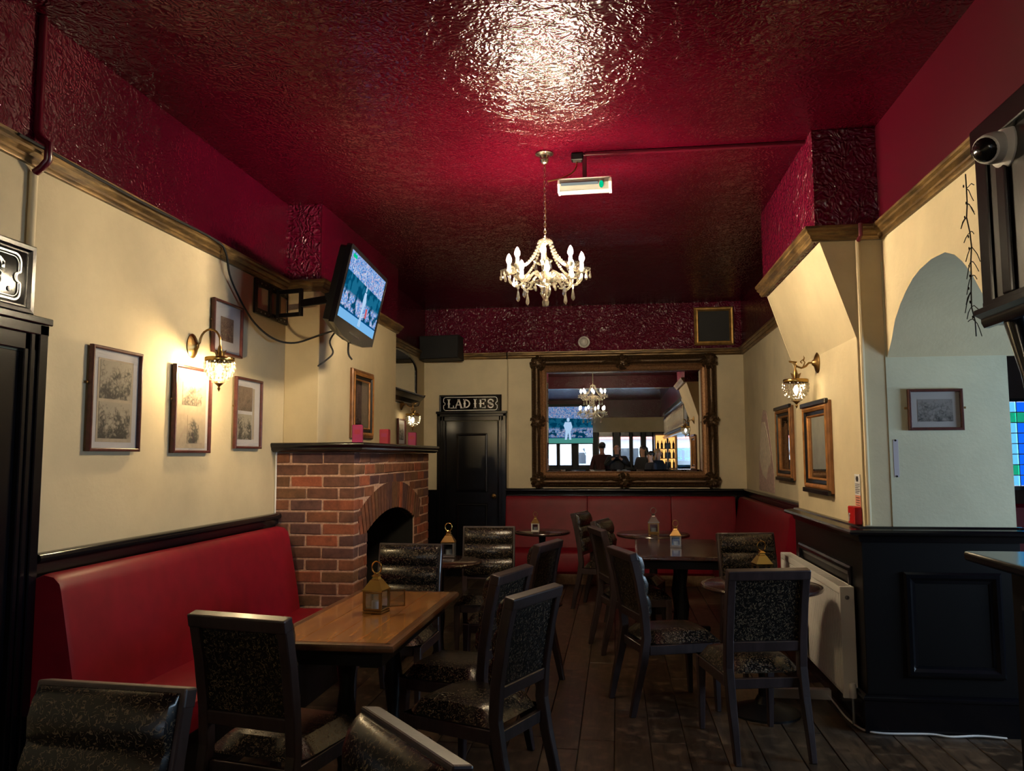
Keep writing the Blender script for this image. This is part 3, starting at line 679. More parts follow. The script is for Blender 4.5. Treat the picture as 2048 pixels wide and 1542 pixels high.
# ------------------------------------------------------------------ chairs
def stile(s):
    # rear leg and back post in one sabre curve
    pr = [(-.315, 0), (-.285, .14), (-.245, .30), (-.222, .44), (-.232, .58), (-.262, .76), (-.300, .925)]
    m = MB(); vs = []
    for i, (y, z) in enumerate(pr):
        wd = .021 if z > .3 else .015 + .02 * z; dp = .024 if z > .2 else .018 + .03 * z
        for dx, dy in ((-wd, -dp), (wd, -dp), (wd, dp), (-wd, dp)): vs.append((s * .19 + dx, y + dy, z))
    n = len(pr); fs = [(i * 4 + k, i * 4 + (k + 1) % 4, (i + 1) * 4 + (k + 1) % 4, (i + 1) * 4 + k) for i in range(n - 1) for k in range(4)] + [(3, 2, 1, 0), tuple((n - 1) * 4 + k for k in range(4))]
    return m.add(vs, fs)
def front_leg(s):
    m = MB(); vs = []
    for y, z, h in ((.215, 0, .014), (.210, .2, .018), (.205, .40, .023)):
        for dx, dy in ((-h, -h), (h, -h), (h, h), (-h, h)): vs.append((s * .195 + dx, y + dy, z))
    return m.add(vs, [(i * 4 + k, i * 4 + (k + 1) % 4, (i + 1) * 4 + (k + 1) % 4, (i + 1) * 4 + k) for i in range(2) for k in range(4)] + [(3, 2, 1, 0), (8, 9, 10, 11)])
def back_y(z):
    pr = [(-.222, .44), (-.232, .58), (-.262, .76), (-.300, .925)]
    for (a, z0), (b_, z1) in zip(pr, pr[1:]):
        if z <= z1: return a + (b_ - a) * (z - z0) / (z1 - z0)
    return pr[-1][0]
def make_chair():
    t = thing('dining_chair', '-', 'chair')
    for s in (-1, 1):
        front_leg(s).build('leg', 'chair_wood', t, bevel=.004); stile(s).build('leg', 'chair_wood', t, bevel=.004)
    MB().box((0, -.298, .908), (.424, .050, .05), (.2, 0, 0)).build('top_rail', 'chair_wood', t, bevel=.006, bseg=2)
    MB().box((0, back_y(.545), .545), (.36, .036, .052), (.12, 0, 0)).build('lower_rail', 'chair_wood', t, bevel=.004)
    f = MB(); f.b2(-.17, .17, .19, .222, .345, .40).b2(-.17, .17, -.232, -.205, .335, .385).b2(-.212, -.182, -.21, .20, .345, .40).b2(.182, .212, -.21, .20, .345, .40)
    f.build('seat_frame', 'chair_wood', t, bevel=.003)
    # upholstered back: three soft rolls facing forward
    zs = [.560, .585, .64, .675, .687, .70, .75, .79, .802, .815, .86, .90, .918, .926]
    fr = [.006, .024, .034, .022, .012, .023, .038, .026, .014, .027, .040, .034, .020, .004]
    vs = []
    for z, d in zip(zs, fr):
        for k, x in enumerate((-.197, -.190, -.155, 0, .155, .190, .197)):
            e = (0.2, .7, 1, 1.05, 1, .7, .2)[k]; vs.append((x, back_y(z) + .028 + d * e * 1.1, z))
    n = len(zs); fs = [(i * 7 + k, i * 7 + k + 1, (i + 1) * 7 + k + 1, (i + 1) * 7 + k) for i in range(n - 1) for k in range(6)]
    o = n * 7; vs += [(sx, back_y(z) + .022, z) for z in zs for sx in (-.197, .197)]
    for i in range(n - 1):
        fs += [(i * 7, (i + 1) * 7, o + (i + 1) * 2, o + i * 2), (i * 7 + 6, o + i * 2 + 1, o + (i + 1) * 2 + 1, (i + 1) * 7 + 6), (o + i * 2, o + (i + 1) * 2, o + (i + 1) * 2 + 1, o + i * 2 + 1)]
    fs += [(0, 1, 2, 3, 4, 5, 6, o + 1, o), ((n - 1) * 7 + 6, (n - 1) * 7 + 5, (n - 1) * 7 + 4, (n - 1) * 7 + 3, (n - 1) * 7 + 2, (n - 1) * 7 + 1, (n - 1) * 7, o + (n - 1) * 2, o + (n - 1) * 2 + 1)]
    MB().add(vs, fs).build('backrest', 'chair_leather', t, smooth=True)
    bp = MB(); vs = []
    for z in (.572, .65, .73, .80, .885):
        for x, d in ((-.168, 0), (.168, 0), (.168, .008), (-.168, .008)): vs.append((x, back_y(z) - .008 + d, z))
    bp.add(vs, [(i * 4 + k, i * 4 + (k + 1) % 4, (i + 1) * 4 + (k + 1) % 4, (i + 1) * 4 + k) for i in range(4) for k in range(4)] + [(3, 2, 1, 0), (16, 17, 18, 19)])
    bp.build('back_panel', 'chair_leather', t)
    # seat cushion with rounded front
    vs = []; nx, ny = 8, 8
    for j in range(ny + 1):
        for i in range(nx + 1):
            u, v = i / nx * 2 - 1, j / ny * 2 - 1; hw = .205 + .012 * (v + 1) / 2
            e = (1 - abs(u) ** 6) * (1 - abs(v) ** 6); vs.append((u * hw * (.985 + .015 * e), -.21 + (v + 1) / 2 * .445, .405 + .062 * (e ** .45) + .006 * (1 - u * u) * (1 - v * v)))
    n1 = (nx + 1); fs = [(j * n1 + i, j * n1 + i + 1, (j + 1) * n1 + i + 1, (j + 1) * n1 + i) for j in range(ny) for i in range(nx)]
    fs.append(tuple(list(range(n1))[::-1] + [j * n1 for j in range(1, ny + 1)] + [ny * n1 + i for i in range(1, nx + 1)] + [j * n1 + nx for j in range(ny - 1, 0, -1)]))
    MB().add(vs, fs).build('seat', 'chair_leather', t, smooth=True)
    return t
proto = make_chair()
# position of the back's top middle, heading of the chair's own x axis in degrees
CHAIRS = [
 ((.744, 4.152), 12, 'dark wooden chair with its patterned back to us, beside the white radiator'),
 ((-1.358, 2.768), -12, 'dark chair at the near end of the oak table, back towards us'),
 ((.025, 4.94), -71, 'dark chair facing right with its seat showing, nearest of the row along the right aisle'),
 ((-.158, 6.35), -74, 'second chair of the right-hand row, drawn up to the dark square-edged table'),
 ((-.150, 7.18), -106, 'third chair of the right-hand row, its padding turned to the round corner table'),
 ((-.377, 8.147), -106, 'farthest chair of the right-hand row, out in front of the back bench'),
 ((-.352, 3.406), 66, 'dark chair on the aisle side of the oak table, nearest to us'),
 ((-.526, 4.01), 73, 'dark chair on the aisle side of the oak table, behind the nearest one'),
 ((-.454, 5.30), 73, 'dark chair facing left to the small black round table'),
 ((-1.337, 5.12), 178, 'chair with three padded rolls at the far end of the oak table, facing us'),
 ((-1.03, 6.42), -176, 'chair with padded rolls behind the black round table, in front of the dark door'),
 ((.928, 6.055), -170, 'chair with padded rolls facing us beyond the right-hand round table'),
 ((-1.26, 1.907), 176, 'padded chair cut off at the bottom left corner of the view'),
 ((-.430, 1.647), 131, 'padded chair turned sideways at the bottom edge in the middle'),
]
for i, ((tx, ty), ang, lab) in enumerate(CHAIRS):
    a = math.radians(ang); fx, fy = -math.sin(a), math.cos(a)
    loc = (tx + fx * .298, ty + fy * .298, 0)
    if i == 0: proto.location = loc; proto.rotation_euler = (0, 0, a); proto['label'] = lab; proto['group'] = 'black leather dining chairs'; o = proto
    else: o = copy_tree(proto, loc, a, lab, 'black leather dining chairs')

# ------------------------------------------------------------------ tables
def pedestal(t, h, r=.24):
    MB().lathe([(0, 0), (r, 0), (r, .012), (r * .8, .03), (.06, .06), (.04, .10), (0, .10)], (0, 0, 0), 24).build('base', 'black_satin', t, smooth=True)
    MB().lathe([(.036, .09), (.030, .2), (.042, .34), (.030, .48), (.034, h - .06), (.11, h - .045), (.11, h - .03), (0, h - .03)], (0, 0, 0), 16).build('column', 'black_satin', t, smooth=True)
def round_table(loc, r, label, mat='table_dark', h=.74, base=.2):
    t = thing('round_table', label, 'table', (loc[0], loc[1], 0), 0, 'round pub tables')
    pedestal(t, h, base)
    MB().lathe([(0, h - .032), (r - .02, h - .032), (r - .004, h - .024), (r, h - .014), (r - .004, h - .004), (r - .012, h - .0025), (r - .02, h - .006), (r - .03, h), (0, h)], (0, 0, 0), 48).build('tabletop', mat, t, smooth=True)
    return t
def rect_table(loc, wx, wy, rz, label, mat, rim, h=.75, split=False):
    t = thing('rectangular_table', label, 'table', (loc[0], loc[1], 0), rz)
    if not split:
        MB().b2(-wx / 2 + .03, wx / 2 - .03, -wy / 2 + .03, wy / 2 - .03, h - .028, h).build('tabletop', mat, t, bevel=.002)
    else:
        n = 4; step = (wx - .09) / n
        for k in range(n):
            x0 = -wx / 2 + .045 + k * step; MB().b2(x0 + .0006, x0 + step - .0006, -wy / 2 + .045, wy / 2 - .045, h - .026, h).build('board', mat, t, bevel=.0012)
    e = MB()
    q = [(0, h - .034), (.012, h - .034), (.026, h - .026), (.028, h - .014), (.022, h - .003), (.010, h + .0008), (0, h)]
    o = mould('rim', [(a + .0, b_) for a, b_ in q], [(-wx / 2 + .0, wy / 2), (-wx / 2, -wy / 2), (wx / 2, -wy / 2), (wx / 2, wy / 2), (-wx / 2, wy / 2)], rim)
    # sits outside the centre field
    for v in o.data.vertices: v.co.x *= (wx - .056) / wx; v.co.y *= (wy - .056) / wy
    o.parent = t
    fr = MB().b2(-wx / 2 + .028, wx / 2 - .028, -wy / 2 + .028, -wy / 2 + .046, h - .03, h - .0005).b2(-wx / 2 + .028, wx / 2 - .028, wy / 2 - .046, wy / 2 - .028, h - .03, h - .0005)
    fr.b2(-wx / 2 + .028, -wx / 2 + .046, -wy / 2 + .028, wy / 2 - .028, h - .03, h - .0005).b2(wx / 2 - .046, wx / 2 - .028, -wy / 2 + .028, wy / 2 - .028, h - .03, h - .0005)
    fr.build('border_band', rim, t)
    MB().b2(-wx / 2 + .07, wx / 2 - .07, -wy / 2 + .07, wy / 2 - .07, h - .10, h - .036).build('apron', 'black_satin', t)
    for s in (-1, 1):
        MB().lathe([(.045, .05), (.032, .18), (.05, .34), (.03, .5), (.05, h - .1)], (0, s * (wy / 2 - .28), 0), 14).build('pedestal', 'black_satin', t, smooth=True)
        MB().box((0, s * (wy / 2 - .28), .025), (wx - .18, .07, .05)).build('foot', 'black_satin', t, bevel=.012)
    return t
T1 = rect_table((-1.175, 3.78), .585, 1.29, -.006, 'oblong oak table with a moulded edge in front of the brick fireplace', 'table_oak', 'table_oak_dark', split=True)
T4 = rect_table((.50, 6.72), .72, 1.30, -.02, 'oblong dark polished table in the right-hand group', 'table_dark', 'table_dark')
round_table((-1.30, 5.80), .31, 'small black round table between the fireplace and the dark door', base=.115)
round_table((-.76, 8.15), .29, 'small round table at the left end of the back bench')
round_table((.345, 7.99), .36, 'round table in front of the back bench under the mirror')
round_table((.84, 4.93), .35, 'round table behind the chair with its back to us, near the radiator')

# ------------------------------------------------------------------ lanterns on the tables
def lantern(loc, rz, label, body='brass', roof='brass', sc_=1., door=False):
    t = thing('candle_lantern', label, 'lantern', loc, rz, 'table lanterns'); t.scale = (sc_,) * 3
    a = .042; h = .098
    MB().b2(-a - .006, a + .006, -a - .006, a + .006, 0, .010).b2(-a - .001, a + .001, -a - .001, a + .001, .010, .016).build('base', body, t, bevel=.002)
    me = MB().b2(-.0042, .0042, -.0042, .0042, .014, h).mesh('corner_post', body)
    for sx in (-1, 1):
        for sy in (-1, 1): inst('corner_post', me, t, (sx * a, sy * a, 0))
    mp_ = MB().b2(-a + .005, a - .005, -.001, .001, .017, h - .004).mesh('glass_pane', 'lantern_glass')
    mr = MB().loft_rect(2 * a - .008, h - .02, [(0, 0), (0, .003), (.005, .003), (.005, 0)]).mesh('pane_frame', body)
    for k in range(4):
        r_ = k * PI / 2
        if door and k == 1:
            ph = math.radians(35); d = inst('door', mr, t, (a + .040 * math.cos(ph), a + .040 * math.sin(ph), h / 2 + .006), (0, 0, ph))
            inst('door_pane', MB().b2(-a + .006, a - .006, -.001, .001, -h / 2 + .012, h / 2 - .012).mesh('door_pane', 'lantern_glass'), d)
            continue
        q = Vector((0, -a, 0)); q.rotate(Euler((0, 0, r_)))
        p = inst('glass_pane', mp_, t, q, (0, 0, r_)); inst('pane_frame', mr, t, (q.x * 1.02, q.y * 1.02, h / 2 + .006), (0, 0, r_))
    MB().b2(-a - .008, a + .008, -a - .008, a + .008, h, h + .006).lathe([((a + .006) * 1.41, h + .006), (.022 * 1.41, h + .048), (.020 * 1.2, h + .052), (.018, h + .062), (.026, h + .066), (.010, h + .076), (0, h + .078)], (0, 0, 0), 4, PI / 4, 2 * PI + PI / 4).build('roof', roof, t)
    rg = [(.024 * math.sin(2 * PI * k / 14), 0, h + .104 - .028 * math.cos(2 * PI * k / 14)) for k in range(15)]
    MB().tube(rg, .0032, 6).build('ring_handle', roof, t, smooth=True)
    MB().lathe([(0, .016), (.022, .016), (.022, .05), (0, .052)], (0, 0, 0), 12).build('candle', 'white_plastic', t, smooth=True)
    return t
lantern((-1.165, 3.80, .751), math.radians(-8), 'brass candle lantern with its little door open on the oak table', 'dark_brass', 'brass', 1.05, door=True)
lantern((-1.275, 5.99, .741), math.radians(5), 'candle lantern with a bright brass roof on the black round table', 'pewter', 'brass', 1.1)
lantern((-.82, 8.06, .741), 0, 'small pale-framed lantern on the round table by the dark door', 'white_paint', 'dark_brass', .85)
lantern((.352, 7.93, .741), 0, 'dark candle lantern with a ring handle on the round table under the mirror', 'dark_brass', 'pewter', 1.1)
lantern((.475, 6.70, .751), math.radians(-6), 'silvery candle lantern on the dark oblong table', 'pewter', 'dark_brass', .95)
lantern((.865, 5.02, .741), math.radians(10), 'brass lantern mostly hidden behind the chair back by the radiator', 'dark_brass', 'brass', 1.05)
# ------------------------------------------------------------------ pictures and mirrors on the walls
FACE = {'right': PI / 2, 'left': -PI / 2, 'front': 0.}   # the way the front of the frame looks
def frame_thing(name, label, cat, c, w_, h_, face, prof, fmat, group=None, tilt=0.):
    t = thing(name, label, cat, c, FACE[face], group); 
    if tilt: t.rotation_euler = (tilt, 0, FACE[face])
    MB().loft_rect(w_, h_, prof).build('frame', fmat, t)
    return t
PF = [(0, 0), (0, .018), (.004, .022), (.012, .022), (.016, .018), (.016, .010), (.016, .002)]
def flat(t, name, x, z, w_, h_, d, mat): return MB().b2(x - w_ / 2, x + w_ / 2, -d - .0012, -d, z - h_ / 2, z + h_ / 2).build(name, mat, t)
def tabs(t, w_, z):
    for s in (-1, 1): MB().box((s * (w_ / 2 + .007), -.003, z), (.022, .004, .012)).build('hanging_tab', 'dark_brass', t, bevel=.002)
GP = 'framed prints on the left wall'
t = frame_thing('framed_print', 'tall mahogany frame with two grey engravings, nearest to the left doorway', 'picture', (XL + .012, 3.567, 1.78), .395, .50, 'right', PF, 'mahogany', GP)
flat(t, 'mat', 0, 0, .37, .475, .003, 'mat_card'); flat(t, 'print', .0, -.005, .275, .40, .0045, 'mat_tan')
flat(t, 'engraving', 0, .095, .245, .185, .006, 'print_grey'); flat(t, 'engraving', 0, -.10, .245, .175, .006, 'print_grey'); flat(t, 'glazing', 0, 0, .366, .47, .009, 'picture_glass'); tabs(t, .395, .07)
t = frame_thing('framed_print', 'tall mahogany frame with two pale vignettes just below the lit wall lamp', 'picture', (XL + .012, 4.273, 1.772), .402, .495, 'right', PF, 'mahogany', GP)
flat(t, 'mat', 0, 0, .375, .47, .003, 'mat_card'); flat(t, 'print', 0, -.01, .31, .42, .0045, 'mat_tan')
flat(t, 'engraving', 0, .09, .21, .13, .006, 'print_vignette'); flat(t, 'engraving', .02, -.11, .13, .16, .006, 'print_vignette'); flat(t, 'glazing', 0, 0, .37, .465, .009, 'picture_glass'); tabs(t, .402, .05)
t = frame_thing('framed_print', 'small mahogany frame with a wide white mat, above the lit wall lamp', 'picture', (XL + .012, 4.662, 2.305), .375, .335, 'right', PF, 'mahogany', GP)
flat(t, 'mat', 0, 0, .345, .305, .003, 'mat_card'); flat(t, 'engraving', 0, -.005, .165, .15, .0045, 'print_brown'); flat(t, 'glazing', 0, 0, .342, .302, .009, 'picture_glass'); tabs(t, .375, .03)
t = frame_thing('framed_print', 'tall mahogany frame with two engravings, nearest to the fireplace', 'picture', (XL + .012, 4.975, 1.788), .38, .465, 'right', PF, 'mahogany', GP)
flat(t, 'mat', 0, 0, .35, .44, .003, 'mat_card'); flat(t, 'engraving', -.04, .095, .20, .16, .0045, 'print_brown'); flat(t, 'engraving', -.04, -.09, .20, .165, .0045, 'print_grey')
flat(t, 'caption_strip', .08, .0, .025, .34, .0045, 'mat_tan'); flat(t, 'glazing', 0, 0, .346, .436, .009, 'picture_glass'); tabs(t, .38, .04)
G_GILT = [(.022, .022), (.026, .036), (.036, .038), (.052, .030)]
G_COVE = [(.052, .030), (.058, .016), (.078, .013)]
G_SLIP = [(.078, .013), (.082, .020), (.088, .018), (.094, .010), (.094, .003)]
G_OUT = [(0, 0), (0, .018), (.006, .026), (.014, .030), (.022, .030), (.022, .02)]
def gilt(t, w_, h_):
    MB().loft_rect(w_, h_, G_OUT).build('outer_moulding', 'gilt_wood_dark', t); MB().loft_rect(w_, h_, G_COVE).build('black_cove', 'black_satin', t); MB().loft_rect(w_, h_, G_SLIP).build('inner_slip', 'gilt_wood', t)
t = frame_thing('gilt_picture', 'deep gilt frame with a dark portrait, on the chimney breast above the mantel', 'picture', (XB + .002, 6.56, 1.945), .57, .58, 'right', G_GILT, 'gilt_wood'); gilt(t, .57, .58)
flat(t, 'slip', 0, 0, .40, .41, .005, 'black_satin'); flat(t, 'print', 0, 0, .30, .33, .008, 'print_portrait'); flat(t, 'glazing', 0, 0, .39, .40, .012, 'picture_glass')
t = frame_thing('framed_print', 'small dark frame in the alcove beside the chimney breast', 'picture', (XL + .012, 8.77, 1.778), .32, .30, 'right', PF, 'mahogany')
flat(t, 'mat', 0, 0, .29, .27, .003, 'mat_card'); flat(t, 'engraving', 0, 0, .20, .18, .0045, 'print_grey'); flat(t, 'glazing', 0, 0, .288, .268, .009, 'picture_glass')
t = frame_thing('framed_print', 'dark framed street view with a pale mat on the wall by the bar', 'picture', (1.769, YN - .006, 1.75), .29, .231, 'front', PF, 'mahogany')
flat(t, 'mat', 0, 0, .262, .203, .003, 'mat_card'); flat(t, 'engraving', 0, -.004, .185, .125, .0045, 'print_street'); flat(t, 'glazing', 0, 0, .26, .20, .009, 'picture_glass'); tabs(t, .29, .01)
# two small gilt mirrors on the right
for lab, c, w_, h_ in (('gilt framed mirror on the column, under the right-hand wall lamp', (XC - .002, 5.61, 1.553), .68, .60), ('gilt framed mirror half hidden behind the column, on the far right wall', (XR - .002, 7.575, 1.61), .68, .665)):
    t = frame_thing('gilt_mirror', lab, 'mirror', c, w_, h_, 'left', G_GILT, 'gilt_wood', 'small gilt mirrors'); gilt(t, w_, h_)
    for e in (-1, 1): MB().b2(-w_ / 2, w_ / 2, -.044, -.018, e * (h_ / 2 - .004) - .016, e * (h_ / 2 - .004) + .016).build('end_moulding', 'black_gloss', t, bevel=.004)
    flat(t, 'mirror_glass', 0, 0, w_ - .185, h_ - .185, .005, 'mirror_silver')

# the big mirror on the back wall
mw, mh = 2.275, 1.62; fw2 = .19
bmx = thing('wall_mirror', 'huge mirror in an ornate antique gold frame above the back bench', 'mirror', (.093, D - .002, 1.93))
MB().loft_rect(mw, mh, [(0, 0), (0, .03), (.008, .052), (.02, .058), (.03, .05), (.04, .06), (.06, .074), (.08, .07), (.095, .05), (.105, .042)]).build('outer_frame', 'dark_gilt', bmx)
MB().loft_rect(mw - .21, mh - .21, [(0, .042), (.004, .056), (.016, .062), (.028, .056), (.034, .042), (.05, .036), (.066, .03), (.072, .034), (.08, .03), (.085, .012), (.085, .006)]).build('inner_frame', 'copper_gilt', bmx)
gw, gh = mw - 2 * fw2 + .01, mh - 2 * fw2 + .01
MB().loft_rect(gw, gh, [(0, .006), (.026, .0088)]).build('bevelled_edge', 'mirror_silver', bmx, recalc=True)
MB().add([(-gw / 2 + .026, -.0088, -gh / 2 + .026), (gw / 2 - .026, -.0088, -gh / 2 + .026), (gw / 2 - .026, -.0088, gh / 2 - .026), (-gw / 2 + .026, -.0088, gh / 2 - .026)], [(0, 1, 2, 3)]).build('mirror_glass', 'mirror_silver', bmx, recalc=False)
bd = MB(); 
for k in range(74):
    x = -mw / 2 + .02 + (mw - .04) * k / 73
    for s in (-1, 1): bd.ball((x, -.056, s * (mh / 2 - .022)), (.011, .012, .009), 6, 4)
for k in range(52):
    z = -mh / 2 + .02 + (mh - .04) * k / 51
    for s in (-1, 1): bd.ball((s * (mw / 2 - .022), -.056, z), (.009, .012, .011), 6, 4)
tag(bd.build('bead_moulding', 'dark_gilt', bmx, smooth=True), None, None, kind='stuff')
def leaf_mass(sx, sz, seed, big):
    R = random.Random(seed); m = MB(); m.ball((0, -.075, 0), (.055 * big, .035, .055 * big), 10, 6)
    for k in range(9):
        a = 2 * PI * k / 9 + R.uniform(-.2, .2); rr = .075 * big
        m.xf(Matrix.Identity(4)); m.tube([(rr * .3 * math.cos(a), -.085, rr * .3 * math.sin(a)), (rr * .8 * math.cos(a), -.10, rr * .8 * math.sin(a)), (rr * 1.25 * math.cos(a + .2), -.078, rr * 1.25 * math.sin(a + .2)), (rr * 1.3 * math.cos(a + .5), -.06, rr * 1.3 * math.sin(a + .5))], [.02, .024, .014, .006], 6)
    for k in range(7):
        m.ball((R.uniform(-.05, .05) * big, -.10, R.uniform(-.05, .05) * big), R.uniform(.010, .018), 6, 4)
    return m
for i, (sx, sz) in enumerate(((-1, -1), (1, -1), (1, 1), (-1, 1))):
    leaf_mass(sx, sz, i, 1.0).xf(Matrix.Translation((sx * (mw / 2 - .085), .005, sz * (mh / 2 - .085)))).build('corner_ornament', 'dark_gilt', bmx, smooth=True)
for i, (x, z, r_) in enumerate(((0, mh / 2 - .08, 0), (0, -mh / 2 + .08, 0), (-mw / 2 + .08, 0, PI / 2), (mw / 2 - .08, 0, PI / 2))):
    m = leaf_mass(0, 0, 10 + i, .95)
    for s in (-1, 1): m.tube([(s * .06, -.085, 0), (s * .16, -.088, .02), (s * .26, -.075, -.01)], [.022, .016, .005], 6)
    m.xf(Matrix.Translation((x, .005, z)) @ Matrix.Rotation(r_, 4, 'Y')).build('centre_ornament', 'dark_gilt', bmx, smooth=True)

# gilt framed dark square panel on the back frieze, speaker box, white dome
t = frame_thing('framed_cloth', 'square gilt frame round a dark cloth panel high on the red frieze', 'picture', (1.217, D - .014, 3.088), .475, .475, 'front', [(0, 0), (0, .022), (.012, .03), (.03, .026), (.045, .03), (.052, .02), (.052, .004)], 'gilt')
flat(t, 'cloth_panel', 0, 0, .39, .39, .006, 'speaker_cloth')
t = thing('loudspeaker', 'black loudspeaker box on the picture rail in the back left corner', 'speaker', (-2.13, 9.66, 2.705))
MB().prism([(-.28, -.10), (.225, -.19), (.235, .10), (-.28, .18)], 'z', 0, .285).build('cabinet', 'black_matt', t, bevel=.008)
MB().prism([(-.27, -.112), (.215, -.2), (.215, -.19), (-.27, -.1)], 'z', .012, .273).build('grille', 'speaker_cloth', t)
MB().box((-.02, .15, .14), (.06, .12, .1)).build('bracket', 'black_satin', t)
t = thing('ceiling_sensor', 'round white sensor on the red frieze above the big mirror', 'sensor', (-.378, D - .014, 2.925))
MB().lathe([(0, 0), (.072, 0), (.074, .012), (.06, .02)], (0, 0, 0), 20, axis='y').xf(Matrix.Rotation(PI, 4, 'Z')).build('base', 'white_plastic', t, smooth=True)
MB().ball((0, -.02, 0), (.055, .035, .055), 16, 8).build('dome', 'white_plastic', t, smooth=True)

# arched fanlight glass in the alcove with its black sill
t = thing('arched_mirror', 'dark arched glass over a black moulded sill in the alcove', 'mirror', (XL + .012, 8.72, 2.24), PI / 2)
ap = [(.67 * math.cos(a), .30 + .17 * math.sin(a)) for a in [PI * k / 16 for k in range(17)]]
MB().prism([(.67, 0)] + ap + [(-.67, 0)], 'y', -.010, -.004).build('glass', 'mirror_silver', t)
fr = MB().tube([(.675, -.012, 0)] + [(x * 1.006, -.012, z + .004) for x, z in ap] + [(-.675, -.012, 0)], .014, 6); fr.build('surround', 'black_gloss', t)
MB().prism([(-.11, -.02), (-.115, .0), (0, .0), (0, -.13), (-.03, -.12), (-.06, -.07)], 'x', -.72, .72).build('sill', 'black_gloss', t, bevel=.006)

# ------------------------------------------------------------------ wall lamps
oct_ = MB().ball((0, 0, 0), (.0085, .0085, .0105), 6, 4).mesh('crystal_bead', 'crystal')
drop_me = MB().lathe([(0, 0), (.0025, -.006), (.009, -.038), (.0085, -.046), (0, -.056)], (0, 0, 0), 6).mesh('crystal_drop', 'crystal')
def bulb_mesh(mat): return MB().lathe([(.006, 0), (.011, .008), (.0165, .022), (.0155, .034), (.009, .052), (.003, .062), (0, .066)], (0, 0, 0), 10).mesh('bulb', mat, smooth=True)
def wall_lamp(label, plate, rz, out, drop, arch, glow, scroll):
    # local: wall behind at y=0, room towards -y
    t = thing('wall_lamp', label, 'lamp', plate, rz, 'crystal basket wall lamps')
    MB().lathe([(0, 0), (.055, 0), (.058, .006), (.045, .016), (.02, .026), (.012, .04), (0, .042)], (0, 0, 0), 18, axis='y', sy=1).xf(Matrix.Scale(1.25, 4, (0, 0, 1)) @ Matrix.Rotation(PI, 4, 'Z')).build('backplate', 'dark_brass', t, smooth=True)
    if arch: pts = [(0, -.03, 0), (0, -.05, .02)] + [(0, -.05 - (out - .05) * (1 - math.cos(a)) / 2, .02 + .075 * math.sin(a)) for a in [PI * k / 10 for k in range(1, 11)]] + [(0, -out, -.01)]
    else: pts = [(0, -.03, 0), (0, -.06, .0), (0, -.08, -.022), (0, -.11, -.034), (0, -.14, -.022), (0, -.165, .004), (0, -.19, .012), (0, -out + .01, .006), (0, -out, -.02), (0, -out, -.05)]
    MB().tube(pts, .0065, 8).build('arm', 'dark_brass', t, smooth=True)
    if scroll:
        MB().tube([(0, -.10, -.03), (0, -.085, .004), (0, -.10, .022), (0, -.115, .008), (0, -.105, -.002)], .004, 6).tube([(0, -.095, .015), (0, -.088, .035), (0, -.092, .05)], [.005, .004, .001], 6).build('scroll', 'dark_brass', t, smooth=True)
    z0 = pts[-1][2]; c = (0, -out, 0)
    cup = MB().lathe([(.008, z0 + .008), (.012, z0 - .005), (.016, z0 - .03), (.018, z0 - .055), (.014, z0 - .07), (.05, z0 - .078)], c, 12)
    for k in range(5):
        a = 2 * PI * k / 5; cup.tube([(.014 * math.cos(a), -out + .014 * math.sin(a), z0 - .055), (.024 * math.cos(a), -out + .024 * math.sin(a), z0 - .03), (.036 * math.cos(a), -out + .036 * math.sin(a), z0 - .018)], [.009, .008, .001], 5)
    cup.build('leaf_cup', 'dark_brass', t, smooth=True)
    zb = z0 - .085
    ring = MB().lathe([(.080, zb), (.083, zb + .004), (.083, zb + .020), (.080, zb + .024), (.076, zb + .02), (.076, zb + .004), (.080, zb)], c, 28)
    for k in range(3):
        a = 2 * PI * k / 3; ring.tube([(.01 * math.cos(a), -out + .01 * math.sin(a), zb + .02), (.078 * math.cos(a), -out + .078 * math.sin(a), zb + .018)], .003, 5)
    ring.build('gallery_ring', 'brass', t, smooth=True)
    # tiers of beads narrowing to the finial
    for rr, dz, n in ((.080, .012, 22), (.081, .034, 22), (.076, .056, 20), (.066, .078, 18), (.050, .098, 14), (.032, .115, 9)):
        m = MB()
        for k in range(n):
            a = 2 * PI * k / n + dz * 40; m.ball((rr * math.cos(a), -out + rr * math.sin(a), zb - dz), (.0095, .0095, .0115), 6, 4)
        tag(m.build('bead_tier', 'crystal', t), None, None, kind='stuff')
    MB().lathe([(0, zb - .118), (.022, zb - .120), (.026, zb - .126), (.012, zb - .138), (.005, zb - .146), (.009, zb - .156), (.006, zb - .164), (0, zb - .175)], c, 12).build('finial', 'dark_brass', t, smooth=True)
    b_ = bpy.data.objects.new('bulb', bulb_mesh(glow)); col.objects.link(b_); b_.parent = t; b_.location = (0, -out, zb - .02); b_.rotation_euler = (PI, 0, 0)
    return t
wall_lamp('lit crystal wall lamp glowing between the framed prints on the left wall', (XL, 4.28, 2.145), PI / 2, .175, 0, True, 'sconce_glow', False)
wall_lamp('dim crystal wall lamp on a scrolled arm above the column mirror', (XC, 5.57, 2.125), -PI / 2, .150, 0, False, 'sconce_low', True)
wall_lamp('crystal wall lamp on a curved arm in the alcove beside the chimney breast', (XL, 8.81, 2.10), PI / 2, .140, 0, False, 'sconce_low', False)

